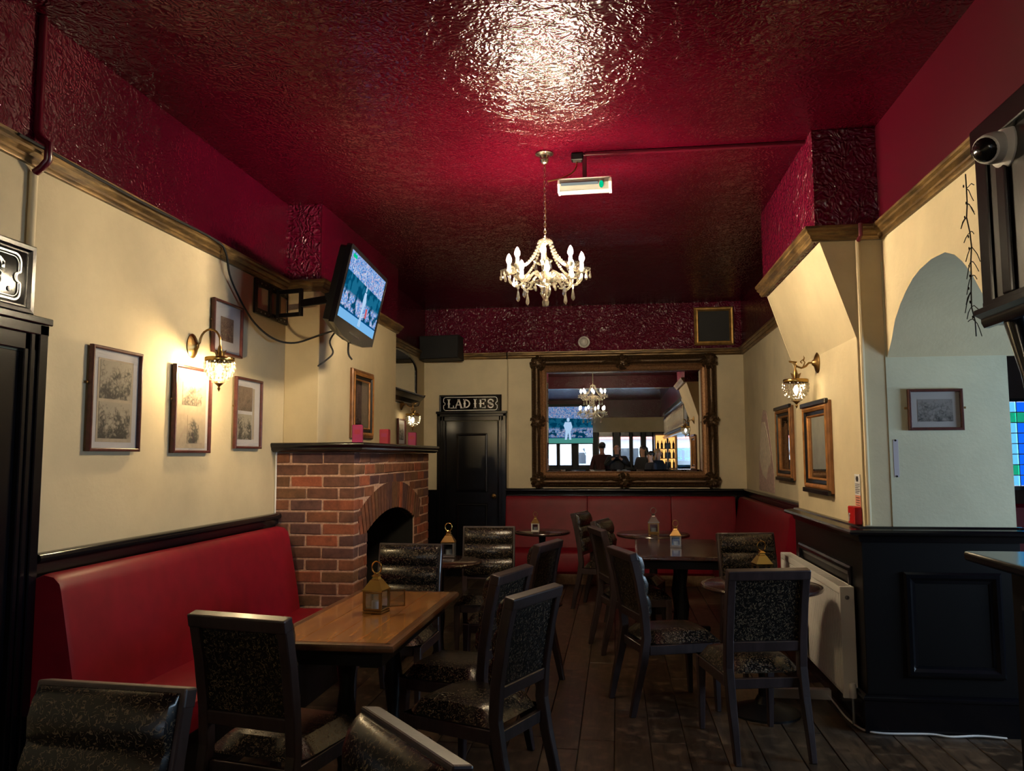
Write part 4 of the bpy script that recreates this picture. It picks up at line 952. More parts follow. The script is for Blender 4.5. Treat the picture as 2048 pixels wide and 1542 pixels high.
# ------------------------------------------------------------------ chandeliers
def chandelier(loc, label):
    # origin at the ceiling
    t = thing('chandelier', label, 'chandelier', loc, math.radians(2), 'crystal chandeliers')
    MB().lathe([(0, 0), (.055, 0), (.058, -.008), (.03, -.018), (.022, -.034), (.03, -.044), (.022, -.06), (.012, -.07), (0, -.072)], (0, 0, 0), 18).build('ceiling_rose', 'nickel', t, smooth=True)
    ch = MB(); z = -.07; k = 0
    while z > -.54:
        pts = [(.0085 * math.cos(a) * (1 if k % 2 else 0), .0085 * math.cos(a) * (0 if k % 2 else 1), z - .013 + .015 * math.sin(a)) for a in [2 * PI * q / 8 for q in range(9)]]
        ch.tube(pts, .0024, 5); z -= .022; k += 1
    ch.build('chain', 'nickel', t, smooth=True)
    MB().tube([(.004, 0, -.07), (-.004, .003, -.2), (.004, -.003, -.35), (0, 0, -.54)], .003, 5).build('flex', 'dark_brass', t)
    MB().lathe([(0, -.545), (.018, -.545), (.03, -.552), (.044, -.562), (.046, -.572), (.03, -.578), (.012, -.58)], (0, 0, 0), 18).build('crown_bowl', 'crystal', t, smooth=True)
    MB().lathe([(.008, -.57), (.008, -.66), (.02, -.67), (.024, -.70), (.012, -.72), (.012, -.75), (.035, -.765), (.042, -.79), (.03, -.815), (.014, -.83)], (0, 0, 0), 14).build('stem', 'crystal', t, smooth=True)
    MB().lathe([(.012, -.828), (.04, -.842), (.07, -.826), (.074, -.818), (.066, -.822), (.036, -.836)], (0, 0, 0), 20).build('lower_bowl', 'crystal', t, smooth=True)
    MB().lathe([(0, -.86), (.018, -.866), (.034, -.89), (.022, -.915), (.014, -.93), (.022, -.945), (.018, -.972), (0, -.976)], (0, 0, 0), 8).build('bottom_finial', 'crystal', t)
    R = .226
    arm = MB().tube([(.03, 0, -.79), (.07, 0, -.765), (.10, 0, -.78), (.14, 0, -.83), (.185, 0, -.845), (.22, 0, -.815), (R, 0, -.775)], .0085, 8).mesh('arm', 'crystal', smooth=True)
    pan_ = MB().lathe([(.008, -.772), (.03, -.768), (.052, -.752), (.056, -.744), (.048, -.748), (.028, -.760), (.012, -.764)], (R, 0, 0), 16).mesh('drip_pan', 'crystal', smooth=True)
    cup = MB().lathe([(.010, -.764), (.018, -.750), (.020, -.742), (.0125, -.738), (.0115, -.705), (.0, -.703)], (R, 0, 0), 10).mesh('candle_tube', 'white_plastic', smooth=True)
    bl = bulb_mesh('bulb_glow')
    swag = MB()
    n = 15
    for k in range(n):
        u = k / (n - 1); x = .042 + (.205 - .042) * u ** 1.25; z_ = -.575 - (.185) * (u ** .85) - .02 * math.sin(PI * u); swag.ball((x, 0, z_), (.0085, .0085, .0095), 6, 4)
    sw = swag.mesh('bead_swag', 'crystal')
    nk = MB()
    for k in range(8): 
        u = k / 7; nk.ball((.075 + .11 * u, 0, -.80 - .045 * math.sin(PI * u)), (.007, .007, .007), 6, 4)
    nk = nk.mesh('bead_chain', 'crystal')
    for k in range(8):
        a = -PI / 2 + k * PI / 4; r_ = (0, 0, a)
        inst('arm', arm, t, rot=r_); inst('drip_pan', pan_, t, rot=r_); inst('candle_tube', cup, t, rot=r_); inst('bead_swag', sw, t, rot=r_); inst('bead_chain', nk, t, rot=r_)
        inst('bulb', bl, t, (R * math.cos(a), R * math.sin(a), -.703))
        for q in range(3):
            aa = a + (q - 1) * .17; rr = R + (.05 if q == 1 else .03); inst('crystal_drop', drop_me, t, (rr * math.cos(aa), rr * math.sin(aa), -.752), scale=(1., 1., 1.))
        inst('crystal_drop', drop_me, t, (.17 * math.cos(a), .17 * math.sin(a), -.86), scale=(1.35, 1.35, 1.5))
        inst('drop_link', oct_, t, (.17 * math.cos(a), .17 * math.sin(a), -.855))
        a2 = a + PI / 8; inst('crystal_drop', drop_me, t, (.066 * math.cos(a2), .066 * math.sin(a2), -.83), scale=(.8, .8, .8))
    return t
ch1 = chandelier((-.418, 4.81, ZCE), 'crystal chandelier with eight lit candle bulbs hanging over the aisle')
ch2 = copy_tree(ch1, (-.62, -1.4, ZCE), math.radians(14), 'larger lit chandelier nearer the windows, seen only in the big mirror', 'crystal chandeliers', scale=1.5)
far_bulb = bulb_mesh('bulb_glow_far')
for c in ch2.children:
    nm = c.name.split('.')[0]
    if nm in ('chain', 'flex'): c.scale = (1, 1, .53); c.location.z = -.03
    elif nm != 'ceiling_rose': c.location.z += .26
    if nm == 'bulb': c.data = far_bulb

# ------------------------------------------------------------------ television on its bracket
tv = thing('television', 'flat television on a black wall arm, tilted down over the fireplace end', 'television', (-1.687, 5.10, 2.535), rot=(0, 0, 0))
M_ = Matrix.Rotation(1.60, 4, 'Z') @ Matrix.Rotation(.21, 4, 'X') @ Matrix.Rotation(.04, 4, 'Y'); tv.rotation_euler = M_.to_euler()
tw, th = .895, .565
outl = [(-tw / 2, -th / 2 + .055), (-tw / 4, -th / 2 + .012), (0, -th / 2), (tw / 4, -th / 2 + .012), (tw / 2, -th / 2 + .055), (tw / 2, th / 2 - .015), (tw / 2 - .015, th / 2), (-tw / 2 + .015, th / 2), (-tw / 2, th / 2 - .015)]
MB().prism(outl, 'y', 0, .03).build('bezel', 'black_plastic', tv, bevel=.006, bseg=2)
MB().prism([(x * .97, z * .95) for x, z in outl], 'y', .03, .075).prism([(x * .8, z * .75) for x, z in outl], 'y', .075, .105).build('back_shell', 'black_satin', tv, bevel=.012, bseg=2)
MB().b2(-.405, .405, -.0022, -.0005, -.175, .255).build('screen', 'tv_picture', tv)
fg = MB().ball((.03, -.003, .100), (.014, .0008, .02), 10, 6).prism([(.008, .075), (.052, .078), (.060, .0), (.045, -.06), (.05, -.16), (.03, -.16), (.028, -.07), (.018, -.16), (.0, -.16), (.012, -.03), (.0, .02)], 'y', -.0036, -.003)
fg.prism([(.048, .07), (.075, .02), (.066, -.02), (.058, .015), (.045, .04)], 'y', -.0036, -.003).build('cricketer_figure', 'figure_blue', tv)
MB().prism([(.10, -.02), (.135, -.015), (.14, -.08), (.11, -.085)], 'y', -.0034, -.003).build('red_shirt_figure', 'figure_red', tv)
cap = MB().prism([(-.38, .218), (-.30, .218), (-.30, .24), (-.38, .24)], 'y', -.0032, -.0028); cap.build('corner_caption', 'led_green', tv)
MB().prism([(-.12, -.232), (.12, -.232), (.11, -.222), (-.11, -.222)], 'y', -.001, .0).build('logo_strip', 'pewter', tv)
br = thing('tv_bracket', 'black cantilever wall bracket with slotted plates holding the television', 'bracket', (XL, 5.33, 2.60))
for z in (-.10, .10): MB().b2(.004, .016, -.29, .29, z - .022, z + .022).build('wall_rail', 'black_satin', br, bevel=.003)
for y in (-.28, -.05, .09, .27): MB().b2(.006, .022, y - .02, y + .02, -.12, .12).build('wall_upright', 'black_satin', br, bevel=.003)
dots = MB()
for z in (-.10, .10):
    for k in range(9): dots.lathe([(0, .016), (.006, .016), (.006, .019), (0, .019)], (0, -.26 + k * .065, z), 8, axis='x')
dots.build('bolt_heads', 'pewter', br)
def bar(m, a, b_, wz, wt):
    a, b_ = Vector(a), Vector(b_); d = b_ - a; L = d.length; ang = math.atan2(d.y, d.x); return m.box((a + b_) / 2, (L, wt, wz), (0, 0, ang))
ar = MB()
for z in (-.085, .085): bar(ar, (.03, .05, z), (.22, .0, z), .03, .02)
ar.b2(.21, .235, -.015, .015, -.10, .10).b2(.02, .045, .035, .065, -.10, .10).build('arm', 'black_satin', br, bevel=.003)
ar2 = MB(); bar(ar2, (.22, 0, -.01), (.50, -.14, -.01), .055, .022); ar2.build('front_arm', 'black_satin', br, bevel=.004)
hp = MB().b2(-.012, .012, -.05, .05, -.13, .15).b2(-.02, .02, -.22, .22, -.02, .02); hp.xf(Matrix.Translation((.575, -.19, -.045)) @ Matrix.Rotation(-.21, 4, 'Y')).build('head_plate', 'black_satin', br, bevel=.003)
MB().b2(.49, .58, -.18, -.12, -.04, .02).build('knuckle', 'black_satin', br, bevel=.006)
def cable(name, label, pts, r, mat, cat='cable', group=None):
    # smooth cable through points
    P = [Vector(p) for p in pts]; o = []
    for i in range(len(P) - 1):
        p0, p1, p2, p3 = P[max(i - 1, 0)], P[i], P[i + 1], P[min(i + 2, len(P) - 1)]
        for k in range(6):
            t_ = k / 6; o.append(.5 * ((2 * p1) + (p2 - p0) * t_ + (2 * p0 - 5 * p1 + 4 * p2 - p3) * t_ * t_ + (3 * p1 - p0 - 3 * p2 + p3) * t_ ** 3))
    o.append(P[-1]); return tag(MB().tube(o, r, 6).build(name, mat, None, smooth=True), label, cat, group)
cable('aerial_cable', 'black cable looping from the picture rail down to the television', [(-2.366, 2.8, 2.80), (-2.366, 3.6, 2.79), (-2.366, 4.35, 2.80), (-2.37, 4.52, 2.76), (-2.40, 4.66, 2.62), (-2.40, 4.95, 2.42), (-2.36, 5.2, 2.325), (-2.26, 5.34, 2.31), (-2.10, 5.40, 2.37), (-1.90, 5.35, 2.42), (-1.82, 5.25, 2.45)], .007, 'rubber')
cable('loose_flex', 'loose black flex dangling behind the television', [(-1.84, 5.18, 2.55), (-1.86, 5.15, 2.40), (-1.90, 5.08, 2.28), (-1.885, 5.10, 2.20), (-1.92, 5.05, 2.14), (-1.95, 5.0, 2.10)], .006, 'rubber', group='hanging flexes')
cable('plug_flex', 'short flex with a plug end hanging under the television', [(-1.83, 5.26, 2.55), (-1.83, 5.26, 2.35), (-1.83, 5.25, 2.22), (-1.80, 5.24, 2.17)], .007, 'rubber', group='hanging flexes')
co = MB()
for k in range(5):
    co.tube([(-1.80 - .012 * k, 5.16 + .07 * math.cos(a) + .01 * k, 2.62 + (.13 - .01 * k) * math.sin(a)) for a in [2 * PI * q / 18 for q in range(19)]], .006, 5)
tag(co.build('coiled_cable', 'rubber', None, smooth=True), 'coil of black cable tied behind the television', 'cable')

# ------------------------------------------------------------------ emergency light, conduits
t = thing('emergency_light', 'white emergency batten with a green lamp, hung from a red bracket', 'light', (-.164, 4.85, 3.19), math.radians(-1.5))
MB().prism([(-.045, .03), (.045, .03), (.05, .0), (.035, -.045), (-.035, -.045), (-.05, .0)], 'x', -.162, .150).build('diffuser', 'batten_white', t, bevel=.004)
MB().prism([(-.047, .028), (.047, .028), (.052, .0), (.037, -.047), (-.037, -.047), (-.052, .0)], 'x', .146, .162).prism([(-.047, .028), (.047, .028), (.052, .0), (.037, -.047), (-.037, -.047), (-.052, .0)], 'x', -.170, -.160).b2(-.165, .157, -.046, .046, .028, .036).build('end_cap', 'white_paint', t, bevel=.002)
MB().b2(-.15, .08, -.052, -.046, -.012, .004).build('tube', 'tube_white', t)
MB().ball((.10, -.045, -.012), (.014, .014, .024), 10, 6).build('green_lamp', 'led_green', t, smooth=True)
MB().b2(-.018, .008, -.012, .012, .034, ZCE - 3.19 - .01).b2(-.05, .01, -.02, .02, ZCE - 3.19 - .02, ZCE - 3.19).build('hanger', 'gloss_red', t, bevel=.003)
tag(MB().b2(-.165, 1.53, 4.82, 4.85, ZCE - .022, ZCE - .001).build('cable_trunking', 'gloss_red', None, bevel=.004), 'red painted trunking running across the ceiling to the beam', 'trunking')
t = thing('junction_box', 'small dark junction box on the ceiling beside the chandelier rose', 'box', (-.215, 4.845, ZCE - .03))
MB().box((0, 0, 0.005), (.075, .05, .045)).build('case', 'black_satin', t, bevel=.004); MB().box((0, 0, -.02), (.05, .03, .006)).build('cover', 'grey_metal', t)
cable('chandelier_flex', 'twisted flex from the junction box to the chandelier chain', [(-.218, 4.845, ZCE - .05), (-.222, 4.842, ZCE - .09), (-.25, 4.84, ZCE - .125), (-.32, 4.83, ZCE - .16), (-.40, 4.815, ZCE - .18)], .005, 'dark_brass')
p = thing('wall_conduit', 'painted conduit pipe running down the left wall by the doorway', 'pipe', (XL + .016, 2.96, 0))
MB().tube([(.004, 0, 2.70), (.035, 0, 2.72), (.062, 0, 2.75), (.062, 0, 2.82), (.02, 0, 2.85), (.008, 0, 2.88), (.008, 0, 3.39)], .017, 10).build('upper_length', 'gloss_red', p, smooth=True)
MB().tube([(0, 0, 2.30), (.0, 0, 2.70)], .017, 10).build('lower_length', 'cream_column', p, smooth=True)
p = thing('wall_conduit', 'cream conduit down the corner of the column above the red call point', 'pipe', (1.395, YN - .008, 0))
MB().tube([(0, 0, ZD + .01), (0, 0, ZC)], .0125, 8).build('pipe', 'cream_column', p, smooth=True); MB().tube([(0, -.02, ZC - .005), (0, -.068, ZC + .01), (0, -.07, ZCT)], .012, 8).build('red_length', 'gloss_red', p, smooth=True)
p = thing('wall_conduit', 'thin cream conduit down the back wall between the door sign and the mirror', 'pipe', (-1.35, D - .006, 0))
MB().tube([(0, 0, ZD), (0, 0, ZC)], .008, 8).build('pipe', 'cream_wall', p, smooth=True); MB().tube([(0, -.06, ZC - .01), (0, -.06, ZCT)], .008, 6).build('rail_clip', 'black_satin', p)
# ------------------------------------------------------------------ doors and their signs
def architrave(m, x0, x1, z1, wd, d):
    for s, xx in ((1, x0), (-1, x1)):
        m.b2(xx, xx + s * wd, -d, 0, 0, z1); m.b2(xx + s * .004, xx + s * wd * .45, -d - .012, -d, 0, z1); m.b2(xx + s * wd * .6, xx + s * wd * .8, -d - .008, -d, 0, z1)
    m.b2(x0, x1, -d, 0, z1 - wd, z1); m.b2(x0 - .012, x1 + .012, -d - .02, 0, z1 - .01, z1 + .02); m.b2(x0, x1, -d - .012, -d, z1 - wd * .45, z1 - .01)
    return m
dr = struct(architrave(MB(), -2.258, -1.365, 2.05, .1, .03).build('door_1', 'black_gloss', bevel=.004)); dr.location = (0, D, 0)
lf = MB().b2(-2.155, -1.468, -.012, .0, .001, 1.945).build('door_leaf', 'black_gloss', dr, bevel=.003)
for i, (zc_, hh) in enumerate(((1.42, .74), (.52, .78))):
    o = MB().loft_rect(.40, hh, [(0, .012), (.004, .020), (.018, .022), (.03, .012), (.05, .004), (.09, .010), (.095, .010)]).add([(-.105, -.010, -hh / 2 + .095), (.105, -.010, -hh / 2 + .095), (.105, -.010, hh / 2 - .095), (-.105, -.010, hh / 2 - .095)], [(0, 1, 2, 3)]).build('door_panel', 'black_gloss', dr); o.location = (-1.81, 0, zc_)
for x_ in (-2.152, -1.471): MB().tube([(x_, -.034, .02), (x_, -.034, 1.945)], .010, 12).build('door_bead', 'bead_black', dr, smooth=True)
MB().ball((-1.53, -.05, 1.0), .024, 10, 6).lathe([(.03, -.012), (.012, -.02), (.010, -.05)], (-1.53, 0, 1.0), 10, axis='y').build('door_knob', 'dark_brass', dr, smooth=True)
d2 = struct(architrave(MB(), -1.02, 0.0, 2.07, .125, .035).build('door_2', 'black_gloss', bevel=.004)); d2.location = (XL, 3.06, 0); d2.rotation_euler = (0, 0, PI / 2)
MB().b2(-.895, -.125, -.012, 0, .01, 1.94).build('door_leaf', 'black_gloss', d2, bevel=.003)
o = MB().loft_rect(.5, .8, [(0, .012), (.004, .020), (.018, .022), (.03, .012), (.05, .004)]).build('door_panel', 'black_gloss', d2); o.location = (-.51, 0, 1.4)

def seg(m, x0, z0, x1, z1, w_, d=.004, y=0.):
    a = Vector((x0, 0, z0)); b_ = Vector((x1, 0, z1)); L = (b_ - a).length; ang = -math.atan2(z1 - z0, x1 - x0)
    return m.box(((x0 + x1) / 2, y - d / 2, (z0 + z1) / 2), (L + w_ * .0, d, w_), (0, ang, 0))
def arcstrip(m, cx, cz, r, a0, a1, w_, n=14, d=.004, y=0., rz_=None):
    rz_ = rz_ or r
    for k in range(n):
        t0, t1 = a0 + (a1 - a0) * k / n, a0 + (a1 - a0) * (k + 1) / n
        seg(m, cx + r * math.cos(t0), cz + rz_ * math.sin(t0), cx + r * math.cos(t1), cz + rz_ * math.sin(t1), w_, d, y)
    return m
def letter(m, ch, x, h, w_):
    # western slab letters with mid-stem spurs; stems are doubled lines as in gilded glass signs
    st_ = h * .17; se = h * .085; H2 = h / 2
    def stem(cx, spur=True):
        m.box((cx, -.002, 0), (st_, .004, h)); 
        for z in (-H2 + se / 2, H2 - se / 2): m.box((cx, -.002, z), (st_ * 2.0, .004, se))
        if spur: m.box((cx, -.0025, 0), (st_ * .75, .004, st_ * .75), (0, PI / 4, 0)); m.box((cx, -.002, 0), (st_ * 1.7, .004, se * .8))
    L, R = x - w_ / 2, x + w_ / 2
    if ch == 'L': stem(L + st_); m.box((x, -.002, -H2 + se / 2), (w_, .004, se)); m.box((R - se / 2, -.002, -H2 + h * .16), (se, .004, h * .30))
    elif ch == 'A':
        seg(m, L + st_ * .5, -H2, x, H2, st_ * .55); seg(m, R - st_ * .7, -H2, x, H2, st_); m.box((x, -.002, -h * .12), (w_ * .7, .004, se)); m.box((x, -.002, H2 - se / 2), (st_ * 1.5, .004, se))
        for cx in (L + st_ * .5, R - st_ * .7): m.box((cx, -.002, -H2 + se / 2), (st_ * 1.7, .004, se))
    elif ch == 'D':
        stem(L + st_); arcstrip(m, L + st_, 0, w_ - st_ * 1.6, -PI / 2, PI / 2, st_ * .8, 12, rz_=H2 - st_ * .4); m.box((R - st_ * .6, -.0025, 0), (st_ * .8, .004, st_ * .8), (0, PI / 4, 0))
    elif ch == 'I': stem(x)
    elif ch == 'E':
        stem(L + st_); 
        for z, ww in ((H2 - se / 2, 1), (0, .72), (-H2 + se / 2, 1)): m.box((L + w_ * ww / 2, -.002, z), (w_ * ww, .004, se))
        for z in (H2 - h * .14, -H2 + h * .14): m.box((R - se / 2, -.002, z), (se, .004, h * .26))
        m.box((L + w_ * .72, -.002, 0), (se, .004, h * .26))
    elif ch == 'S':
        r = h * .235; arcstrip(m, x, H2 - r - st_ * .35, r * 1.15, PI * .05, PI * 1.5, st_ * .75, 12, rz_=r); arcstrip(m, x, -H2 + r + st_ * .35, r * 1.15, -PI * .95, PI * .5, st_ * .75, 12, rz_=r)
        seg(m, x - r * .75, h * .10, x + r * .75, -h * .10, st_ * 1.25); 
        for s in (-1, 1): m.box((x + s * r * 1.1, -.002, s * h * .26), (se * 1.3, .004, h * .2))
    return m
def border(m, w_, h_, r, t_, notch=True):
    for s in (-1, 1):
        seg(m, -w_ / 2 + r, s * h_ / 2, w_ / 2 - r, s * h_ / 2, t_)
        seg(m, s * w_ / 2, -h_ / 2 + r, s * w_ / 2, -h_ * .12, t_); seg(m, s * w_ / 2, h_ / 2 - r, s * w_ / 2, h_ * .12, t_)
        arcstrip(m, s * w_ / 2, 0, h_ * .12, s * 0 + (PI / 2 if s > 0 else PI / 2), (3 * PI / 2 if s > 0 else -PI / 2), t_, 8)
        for sz in (-1, 1):
            a = math.atan2(sz, s); arcstrip(m, s * (w_ / 2 - r), sz * (h_ / 2 - r), r, a - PI / 4, a + PI / 4, t_, 6)
    return m
t = thing('door_sign', 'black sign reading LADIES in silver western letters above the dark door', 'sign', (-1.826, D - .03, 2.166))
MB().loft_rect(.80, .225, [(0, -.028), (0, .012), (.006, .016), (.02, .014), (.024, .006), (.026, .004)]).build('frame', 'black_gloss', t)
MB().b2(-.39, .39, -.005, .02, -.105, .105).build('panel', 'sign_black', t)
m = MB()
for ch_, x_, w_ in (('L', -.255, .085), ('A', -.150, .105), ('D', -.045, .095), ('I', .062, .05), ('E', .155, .085), ('S', .262, .09)): letter(m, ch_, x_, .118, w_)
o = m.build('lettering', 'silver_text', t); o.location = (0, -.005, 0)
o = border(MB(), .69, .165, .03, .007).build('border_line', 'silver_text', t); o.location = (0, -.005, 0)
t = thing('door_sign', 'black sign ending in an ornate silver S above the left doorway', 'sign', (XL + .02, 2.55, 2.235), PI / 2)
MB().loft_rect(.84, .29, [(0, -.02), (0, .018), (.006, .024), (.022, .022), (.03, .010), (.036, .010), (.04, .004)]).build('frame', 'black_gloss', t)
MB().b2(-.39, .39, -.005, .02, -.115, .115).build('panel', 'sign_black', t)
m = letter(MB(), 'S', .22, .135, .11); m.ball((.295, -.003, -.055), (.012, .003, .012), 10, 6); o = m.build('lettering', 'silver_text', t); o.location = (0, -.006, 0)
o = border(MB(), .70, .19, .035, .008).build('border_line', 'silver_text', t); o.location = (0, -.006, 0)
o = border(MB(), .675, .165, .03, .003).build('border_line', 'silver_text', t); o.location = (0, -.006, 0)

# ------------------------------------------------------------------ radiator, floor trunking, cable
t = thing('radiator', 'white panel radiator on the black column panelling behind the chair', 'radiator', (1.29, 5.60, 0), -PI / 2)
RL, RZ0, RZ1 = 1.62, .14, .755
MB().b2(-RL / 2 + .02, RL / 2 - .02, -.035, -.027, RZ0 + .01, RZ1 - .03).b2(-RL / 2 + .02, RL / 2 - .02, .022, .030, RZ0 + .01, RZ1 - .03).build('panel', 'white_paint', t)
rb = MB(); nrib = 46
for k in range(nrib):
    x_ = -RL / 2 + .045 + (RL - .09) * k / (nrib - 1); rb.prism([(x_ - .011, -.035), (x_ - .006, -.041), (x_ + .006, -.041), (x_ + .011, -.035)], 'z', RZ0 + .03, RZ1 - .05)
tag(rb.build('pressed_ribs', 'white_paint', t), None, None, kind='stuff')
for s in (-1, 1): MB().b2(s * RL / 2 - .008, s * RL / 2 + .008, -.044, .036, RZ0, RZ1).build('end_panel', 'white_paint', t, bevel=.003)
gr = MB().b2(-RL / 2, RL / 2, -.044, -.036, RZ1 - .04, RZ1 - .002).b2(-RL / 2, RL / 2, .028, .036, RZ1 - .04, RZ1 - .002)
for k in range(54):
    x_ = -RL / 2 + .02 + (RL - .04) * k / 53; gr.b2(x_ - .004, x_ + .004, -.036, .028, RZ1 - .008, RZ1 - .002)
gr.build('top_grille', 'white_paint', t)
MB().lathe([(0, 0), (.012, 0), (.012, .006), (.006, .006), (.006, .012), (0, .012)], (RL / 2 + .008, -.005, RZ1 - .06), 10, axis='x').build('bleed_valve', 'grey_metal', t)
MB().lathe([(.0, .10), (.018, .10), (.02, .11), (.02, .17), (.016, .18), (0, .18)], (RL / 2 + .03, 0, .05), 12).build('thermostat_valve', 'white_plastic', t, smooth=True)
MB().tube([(RL / 2 + .03, 0, .16), (RL / 2 + .03, 0, 0)], .008, 8).tube([(RL / 2 + .01, 0, .18), (RL / 2 + .03, 0, .18)], .01, 8).build('pipe', 'grey_metal', t)
tag(MB().b2(.915, 1.29, 5.22, 5.27, 0, .062).build('floor_trunking', 'white_plastic', None, bevel=.004), 'short white boxed trunking on the floor under the radiator', 'trunking')
cable('white_cable', 'white cable trailing along the foot of the black panelling', [(1.27, 5.225, .03), (1.285, 5.10, .008), (1.28, 4.88, .008), (1.31, 4.68, .008), (1.40, 4.625, .008), (1.634, 4.63, .012), (1.736, 4.612, .008), (1.881, 4.63, .012), (2.02, 4.62, .008)], .006, 'white_plastic')

# ------------------------------------------------------------------ fire point, notice, wall marks
t = thing('fire_call_point', 'red fire alarm call point on the dado ledge of the column', 'alarm', (XC - .002, 4.775, 1.108), -PI / 2)
MB().b2(-.06, .06, -.045, 0, 0, .10).build('case', 'alarm_red', t, bevel=.005)
m = MB(); m.b2(-.008, .008, -.047, -.045, .025, .07).b2(-.008, .022, -.047, -.045, .062, .07).b2(-.008, .015, -.047, -.045, .043, .05); m.xf(Matrix.Translation((-.035, 0, -.01))); m.build('white_mark', 'notice_white', t)
t = thing('fire_notice', 'narrow fire action notice in white and orange above the call point', 'notice', (XC - .002, 4.775, 1.29), -PI / 2)
MB().b2(-.05, .05, -.003, 0, -.02, .10).build('white_half', 'notice_white', t); MB().b2(-.05, .05, -.003, 0, -.092, -.02).build('orange_half', 'notice_orange', t)
m = MB().b2(-.018, .018, -.0036, -.003, .058, .088).ball((0, -.0033, .073), (.026, .0004, .012), 8, 5)
for k in range(6): m.b2(-.04, .04 - .02 * (k % 3 == 2), -.0036, -.003, .045 - k * .010, .041 - k * .010)
for k in range(4): m.b2(-.035, .035, -.0036, -.003, -.032 - k * .014, -.036 - k * .014)
m.build('printed_lines', 'ink', t)
struct(MB().prism([(9.05, 1.12), (9.0, 1.4), (8.93, 1.6), (8.80, 1.85), (8.68, 1.98), (8.52, 1.96), (8.40, 1.75), (8.28, 1.5), (8.2, 1.3), (8.2, 1.12)], 'x', XR - .004, XR + .01).build('trim_21', 'plaster_pink'))
struct(MB().prism([(8.95, 1.45), (8.9, 1.65), (8.75, 1.85), (8.6, 1.85), (8.45, 1.7), (8.32, 1.5), (8.35, 1.42), (8.5, 1.36), (8.6, 1.25), (8.8, 1.3)], 'x', XR - .008, XR - .003).build('trim_22', 'plaster_pale'))
t = thing('wall_patch', 'lilac unpainted strip with two screws on the wall under the street print', 'mark', (1.553, YN - .004, 1.48))
MB().b2(-.014, .014, -.0015, 0, -.105, .105).build('bare_strip', 'patch_lilac', t, bevel=.0005)
for z in (-.1, .1): MB().lathe([(0, 0), (.006, 0), (.005, .003), (0, .003)], (0, 0, 0), 8, axis='y').xf(Matrix.Translation((0, -.001, z)) @ Matrix.Rotation(PI, 4, 'Z')).build('screw', 'black_satin', t)

# ------------------------------------------------------------------ bar on the right: counter, canopy, camera, wires
bar_ = thing('bar_counter', 'black bar counter cutting across the lower right corner', 'bar', (1.9, 0, 0))
MB().b2(-.32, .3, -4.5, 3.50, 0, 1.06).build('front', 'black_satin', bar_, bevel=.006)
for k in range(9):
    o = MB().loft_rect(.7, .62, [(0, 0), (.0, .012), (.015, .02), (.03, .02), (.045, .004)]).build('panel_moulding', 'black_gloss', bar_); o.rotation_euler = (0, 0, -PI / 2); o.location = (-.32, 3.05 - k * .85, .6)
MB().b2(-.47, .35, -4.55, 3.57, 1.06, 1.10).build('worktop', 'black_gloss', bar_, bevel=.012, bseg=3)
can = thing('bar_canopy', 'black carved canopy over the bar at the upper right edge', 'canopy', (1.75, 0, 0))
MB().b2(-.27, .25, -5.0, 3.335, 2.06, 2.80).build('carcass', 'bar_wood', can)
MB().b2(-.285, -.27, 3.26, 3.35, 2.04, 2.74).b2(-.30, .25, -5, 3.35, 2.71, 2.81).b2(-.292, -.27, 3.1, 3.17, 2.1, 2.7).build('corner_moulding', 'black_gloss', can, bevel=.008, bseg=2)
mm = mould('lower_cornice', [(0, 2.0), (.02, 2.0), (.03, 2.02), (.03, 2.035), (.055, 2.05), (.055, 2.07), (.02, 2.085), (.02, 2.10), (0, 2.10)], [(-.27, 3.335), (-.27, -5.0)], 'black_gloss'); mm.parent = can
bal = MB().lathe([(.02, 2.14), (.028, 2.16), (.018, 2.2), (.026, 2.34), (.018, 2.5), (.03, 2.58), (.02, 2.62)], (0, 0, 0), 10).mesh('baluster', 'nickel', smooth=True)
for k in range(22): inst('baluster', bal, can, (-.285, 2.2 - k * .32, 0))
post = MB().tube([(-.24, 3.2, 2.02), (-.22, 3.16, 1.8), (-.20, 3.15, 1.6), (-.20, 3.15, 1.104)], [.04, .026, .022, .022], 10).build('post', 'black_gloss', can, smooth=True)
MB().tube([(-.20, -4.6, 2.02), (-.20, -4.6, 1.104)], .03, 10).build('post', 'black_gloss', can, smooth=True)
t = thing('security_camera', 'white dome security camera on the bar canopy', 'camera', (1.485, 3.12, 2.66), 0)
MB().lathe([(0, 0), (.085, 0), (.088, .012), (.075, .03), (.06, .035)], (0, 0, 0), 24, axis='x').xf(Matrix.Rotation(PI, 4, 'Z')).build('base', 'white_plastic', t, smooth=True)
dirv = Vector((-.75, -.5, -.28)).normalized(); RQ = Vector((0, 0, 1)).rotation_difference(dirv).to_matrix().to_4x4()
MB().lathe([(.05, 0), (.06, .02), (.058, .06), (.052, .085), (.045, .09)], (0, 0, 0), 24).xf(Matrix.Translation((-.03, 0, 0)) @ RQ).build('housing', 'white_plastic', t, smooth=True)
MB().lathe([(.046, .086), (.044, .098), (.03, .112), (0, .118)], (0, 0, 0), 20).xf(Matrix.Translation((-.03, 0, 0)) @ RQ).build('lens_dome', 'black_plastic', t, smooth=True)
t = thing('light_string', 'unlit black icicle light string hanging down the end of the canopy', 'string lights', (1.455, 3.375, 0))
R = random.Random(5); mainp = [(0.0 + R.uniform(-.006, .006), .035 + R.uniform(-.008, .008), 2.66 - k * .062) for k in range(12)]
MB().tube(mainp, .0028, 5).build('main_wire', 'rubber', t)
tw = MB()
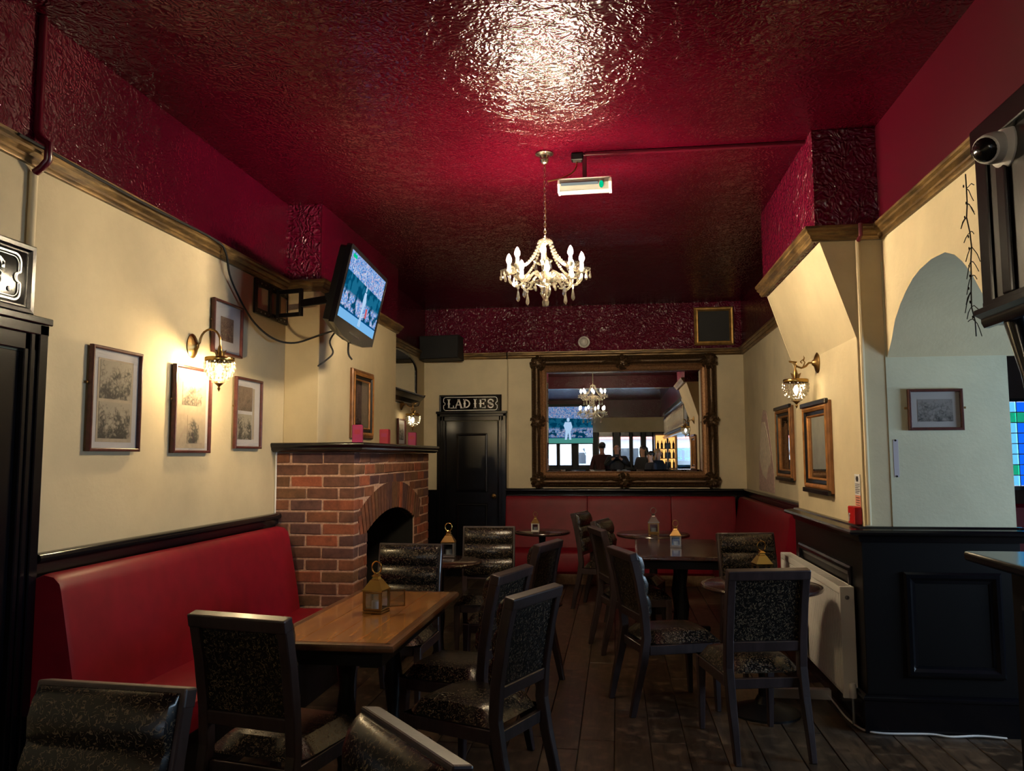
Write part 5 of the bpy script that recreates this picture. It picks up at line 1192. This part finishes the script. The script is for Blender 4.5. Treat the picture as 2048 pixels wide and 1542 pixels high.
for k in range(1, 11):
    x_, y_, z_ = mainp[k]
    for q in range(2):
        L = R.uniform(.03, .06); s = R.choice((-1, 1, 1)); a = R.uniform(-.9, .9)
        pts = [(x_, y_, z_)] + [(x_ - L * .15 * j * s * .4, y_ + L * .33 * j * s * math.cos(a), z_ + L * .33 * j * math.sin(a) - .004 * j * j + R.uniform(-.004, .004)) for j in range(1, 4)]
        tw.tube(pts, .0022, 4)
tag(tw.build('twig_wire', 'rubber', t), None, None, kind='stuff')
bb_ = MB()
for k in range(1, 11):
    x_, y_, z_ = mainp[k]; bb_.ball((x_ - .006, y_ + R.uniform(-.01, .012), z_ + R.uniform(-.02, .02)), (.0035, .0035, .007), 6, 4)
tag(bb_.build('tiny_bulbs', 'black_plastic', t), None, None, kind='stuff')
# stained window of the side room
sw_ = struct(MB().b2(3.08, 4.2, 7.19, 7.26, 1.2, 1.235).b2(3.08, 4.2, 7.19, 7.26, 1.945, 1.97).b2(3.08, 3.115, 7.19, 7.26, 1.2, 1.97).b2(4.165, 4.2, 7.19, 7.26, 1.2, 1.97).build('window_10', 'black_gloss'))
ncol, nrow = 8, 8
for i in range(ncol):
    for j in range(nrow):
        x0 = 3.115 + i * 1.05 / ncol; z0 = 1.235 + j * .71 / nrow
        mt = 'stained_green' if j in (1, 6) and random.random() < .9 else ('stained_blue' if (i % 3 == 2) else 'stained_clear')
        MB().b2(x0 + .003, x0 + 1.05 / ncol - .003, 7.222, 7.227, z0 + .003, z0 + .71 / nrow - .003).build('pane', mt, sw_)
ld = MB()
for i in range(1, ncol): ld.b2(3.115 + i * 1.05 / ncol - .004, 3.115 + i * 1.05 / ncol + .004, 7.218, 7.231, 1.235, 1.945)
for j in range(1, nrow): ld.b2(3.115, 4.165, 7.218, 7.231, 1.235 + j * .71 / nrow - .004, 1.235 + j * .71 / nrow + .004)
ld.build('lead_came', 'grey_metal', sw_)

# ------------------------------------------------------------------ things seen only in the big mirror
t = thing('projection_screen', 'large projection screen showing cricket by the front windows, seen in the mirror', 'screen', (-1.60, -7.15, 1.93))
MB().b2(-.83, .83, -.004, 0, 0, 1.24).build('screen', 'projector_picture', t)
MB().b2(-.88, .88, -.04, .04, 1.24, 1.32).b2(-.85, .85, -.01, .01, -.03, 0).build('case', 'black_satin', t, bevel=.006)
fg = MB().ball((-.0, .006, .80), (.05, .002, .07), 10, 6).prism([(-.11, .72), (.10, .72), (.14, .55), (.08, .40), (.10, .12), (.03, .12), (.0, .36), (-.05, .12), (-.12, .12), (-.09, .42), (-.16, .60)], 'y', .002, .006); fg.build('cricketer_figure', 'figure_blue', t)
t = thing('drinks_cabinet', 'lit wooden back-bar cabinet with bottles, seen in the mirror', 'cabinet', (1.55, -5.6, 0))
MB().b2(-.35, -.32, -.15, .15, 0, 2.2).b2(.32, .35, -.15, .15, 0, 2.2).b2(-.35, .35, -.15, .15, 2.15, 2.2).b2(-.35, .35, -.17, -.14, 0, 2.2).build('carcass', 'table_oak_dark', t)
for z in (1.1, 1.4, 1.7): MB().b2(-.32, .32, -.14, .14, z, z + .02).build('shelf', 'table_oak', t)
MB().b2(-.3, .3, -.138, -.132, 1.12, 2.14).build('lit_back', 'shelf_light', t)
bt = MB().lathe([(0, 0), (.036, 0), (.037, .01), (.037, .14), (.03, .17), (.013, .20), (.013, .25), (0, .25)], (0, 0, 0), 12).mesh('bottle', 'black_gloss', smooth=True)
for z in (1.12, 1.42, 1.72):
    for k in range(5):
        o = bpy.data.objects.new('bottle', bt); col.objects.link(o); o.location = (1.31 + k * .12, -5.56, z)
        tag(o, '%s bottle from the left on the %s shelf of the lit cabinet in the mirror' % (('leftmost', 'second', 'third', 'fourth', 'rightmost')[4 - k], {1.12: 'lowest', 1.42: 'middle', 1.72: 'top'}[z]), 'bottle', 'bottles in the lit cabinet')

# people behind the camera, seen in the mirror
def skin_obj(name, nodes, edges, root, mat, parent, sub=2, extra=None):
    me = bpy.data.meshes.new(name); keys = list(nodes); ix = {k: i for i, k in enumerate(keys)}
    me.from_pydata([nodes[k][0] for k in keys], [(ix[a], ix[b_]) for a, b_ in edges], [])
    o = bpy.data.objects.new(name, me); col.objects.link(o)
    md = o.modifiers.new('skin', 'SKIN'); md.use_smooth_shade = True
    if not me.skin_vertices: 
        bm = bmesh.new(); bm.from_mesh(me); bm.verts.layers.skin.verify(); bm.to_mesh(me); bm.free()
    for k in keys:
        sv = me.skin_vertices[0].data[ix[k]]; r = nodes[k][1]; sv.radius = r if isinstance(r, tuple) else (r, r); sv.use_root = (k == root)
    s2 = o.modifiers.new('sub', 'SUBSURF'); s2.levels = s2.render_levels = sub
    bpy.context.view_layer.update(); dg = bpy.context.evaluated_depsgraph_get()
    nm = bpy.data.meshes.new_from_object(o.evaluated_get(dg)); col.objects.unlink(o); bpy.data.objects.remove(o)
    if extra:
        bm = bmesh.new(); bm.from_mesh(nm); em = extra.mesh('tmp', mat); bm.from_mesh(em); bm.to_mesh(nm); bm.free()
    nm.materials.clear(); nm.materials.append(MATS[mat]); nm.polygons.foreach_set('use_smooth', [True] * len(nm.polygons))
    o = bpy.data.objects.new(name, nm); col.objects.link(o); o.parent = parent; return o
def person(label, loc, rz, H, top, bottom, hair, skin, hands, long_hair=False, bald=False, wide=1.0, head_turn=0.):
    # local: faces +y. hands: (left xyz, right xyz) in fractions of a 1.75 m body
    t = thing('person', label, 'person', loc, rz, 'people in the mirror'); s = H / 1.75; t.scale = (s, s, s)
    sh = .185 * wide; N_ = {}
    N_['pelvis'] = ((0, 0, .95), (.15 * wide, .11)); N_['waist'] = ((0, 0, 1.10), (.135 * wide, .10)); N_['chest'] = ((0, .0, 1.30), (.16 * wide, .11)); N_['neckb'] = ((0, -.005, 1.45), (.075, .07)); N_['neck'] = ((0, .01, 1.50), (.052, .055)); N_['jaw'] = ((0, .025, 1.565), (.062, .07)); N_['head'] = ((0, .015, 1.655), (.076, .095)); N_['crown'] = ((0, .01, 1.725), (.055, .065))
    E_ = [('pelvis', 'waist'), ('waist', 'chest'), ('chest', 'neckb'), ('neckb', 'neck'), ('neck', 'jaw'), ('jaw', 'head'), ('head', 'crown')]
    fing = MB(); eyes = []
    for sd, sx in (('l', -1), ('r', 1)):
        hx, hy, hz = hands[0 if sx < 0 else 1]; shv = Vector((sx * sh, 0, 1.40)); hv = Vector((hx, hy, hz)); mid = (shv + hv) / 2; d = (hv - shv).length
        k_ = math.sqrt(max(.0, .29 ** 2 - (d / 2) ** 2)); el = mid + Vector((sx * .6, -.35, -.72)).normalized() * k_
        N_['sh' + sd] = (tuple(shv), .058); N_['el' + sd] = (tuple(el), .042); N_['wr' + sd] = (tuple(hv), .028)
        fd = (hv - el).normalized(); pv = hv + fd * .05; N_['pa' + sd] = (tuple(pv), (.036, .018)); E_ += [('chest', 'sh' + sd), ('sh' + sd, 'el' + sd), ('el' + sd, 'wr' + sd), ('wr' + sd, 'pa' + sd)]
        side = fd.cross(Vector((0, 0, 1))); side = side.normalized() if side.length > .1 else Vector((1, 0, 0)); up = side.cross(fd)
        for q, L in enumerate((.062, .072, .068, .052)):
            b0 = pv + side * (-.028 + q * .019) + fd * .02; fing.tube([b0, b0 + fd * L * .5 + up * .004, b0 + fd * L * .85 - up * .012, b0 + fd * L - up * .03], [.0095, .009, .0085, .006], 6)
        b0 = pv - side * sx * -.03; fing.tube([b0 - fd * .02, b0 + fd * .015 + side * sx * .02, b0 + fd * .045 + side * sx * .026], [.012, .010, .007], 6)
        N_['hip' + sd] = ((sx * .09, 0, .90), .092 * wide); N_['kn' + sd] = ((sx * .10, .015, .50), .058); N_['an' + sd] = ((sx * .105, -.02, .09), .038); N_['toe' + sd] = ((sx * .12, .13, .035), (.038, .028))
        E_ += [('pelvis', 'hip' + sd), ('hip' + sd, 'kn' + sd), ('kn' + sd, 'an' + sd), ('an' + sd, 'toe' + sd)]
    f = fing; f.ball((0, .118, 1.632), (.013, .022, .022), 8, 6)
    for sx in (-1, 1): f.ball((sx * .079, .01, 1.635), (.012, .022, .034), 8, 6)
    skin_obj('body', N_, E_, 'pelvis', skin, t, extra=f)
    me = MB().ball((0, 0, 0), (.012, .008, .008), 8, 6).mesh('eye', 'hair_dark')
    for sx in (-1, 1): inst('eye', me, t, (sx * .032, .106, 1.66))
    MB().ball((0, .108, 1.585), (.024, .010, .007), 8, 6).build('mouth', 'lip', t, smooth=True)
    # clothes a little outside the body
    g = lambda k, a: (N_[k][0], tuple(x + a for x in N_[k][1]) if isinstance(N_[k][1], tuple) else N_[k][1] + a)
    T = {k: g(k, .014 if k[:2] in ('sh', 'el') else .030) for k in ('pelvis', 'waist', 'chest', 'shl', 'shr', 'ell', 'elr')}; T['neckb'] = (N_['neckb'][0], (.092, .088))
    for sd in 'lr':
        a, b_ = Vector(N_['el' + sd][0]), Vector(N_['wr' + sd][0]); T['cu' + sd] = (tuple(a.lerp(b_, .12 if top != 'cloth_black' else .85)), .044)
    skin_obj('top', T, [('pelvis', 'waist'), ('waist', 'chest'), ('chest', 'neckb'), ('chest', 'shl'), ('chest', 'shr'), ('shl', 'ell'), ('shr', 'elr'), ('ell', 'cul'), ('elr', 'cur')], 'waist', top, t)
    B = {k: g(k, .012) for k in ('pelvis', 'hipl', 'hipr', 'knl', 'knr', 'anl', 'anr')}
    skin_obj('trousers', B, [('pelvis', 'hipl'), ('pelvis', 'hipr'), ('hipl', 'knl'), ('hipr', 'knr'), ('knl', 'anl'), ('knr', 'anr')], 'pelvis', bottom, t)
    for sx in (-1, 1): MB().ball((sx * .115, .06, .045), (.05, .14, .05), 10, 6).build('shoe', 'black_matt', t, smooth=True)
    hm = MB()
    if bald:
        hm.lathe([(.086, 1.60), (.089, 1.66), (.084, 1.685)], (0, -.004, 0), 14, PI * .98, 2.02 * PI, sy=1.12)
    else:
        hm.ball((0, -.012, 1.685), (.088, .105, .085), 14, 8)
        if long_hair:
            for k in range(9):
                a = PI + PI * k / 8; hm.tube([(.075 * math.cos(a), -.01 + .085 * math.sin(a), 1.70), (.095 * math.cos(a), -.015 + .10 * math.sin(a), 1.58), (.105 * math.cos(a), -.02 + .10 * math.sin(a), 1.46)], [.035, .036, .016], 6)
    hm.build('hair', hair, t, smooth=True)
    return t
person('balding man in a black jacket holding up a phone, seen in the mirror', (.02, -.47, 0), 0, 1.80, 'cloth_black', 'cloth_navy', 'hair_dark', 'skin', ((-.075, .30, 1.40), (.075, .30, 1.40)), bald=True, wide=1.1)
t = thing('phone', 'black phone held up by the man in the mirror', 'phone', (0, -.05, 1.50))
MB().box((0, 0, 0), (.15, .009, .072)).build('case', 'black_plastic', t, bevel=.004)
MB().box((0, -.0048, 0), (.142, .0006, .066)).build('display', 'black_gloss', t)
person('man in a maroon T-shirt with his back turned, left of the photographer in the mirror', (-.36, -1.0, 0), PI * .92, 1.84, 'cloth_maroon', 'denim', 'hair_dark', 'skin', ((-.26, .05, .86), (.26, .05, .86)), wide=1.08)
person('woman with long dark hair in black behind the others in the mirror', (.70, -1.15, 0), math.radians(40), 1.76, 'cloth_black', 'cloth_navy', 'hair_dark', 'skin_pale', ((-.20, .12, .9), (.2, .12, .9)), long_hair=True, wide=.95)
person('short-haired woman in a black top looking left in the mirror', (.84, .12, 0), math.radians(62), 1.60, 'cloth_navy', 'denim', 'hair_dark', 'skin_pale', ((-.2, .12, .9), (.2, .14, .88)), wide=.98)
person('fair-haired woman reading her phone near the bar, seen in the mirror', (1.05, -.70, 0), math.radians(-50), 1.66, 'cloth_black', 'cloth_navy', 'hair_blonde', 'skin_pale', ((-.05, .30, 1.16), (.06, .30, 1.16)), long_hair=True, wide=.93)
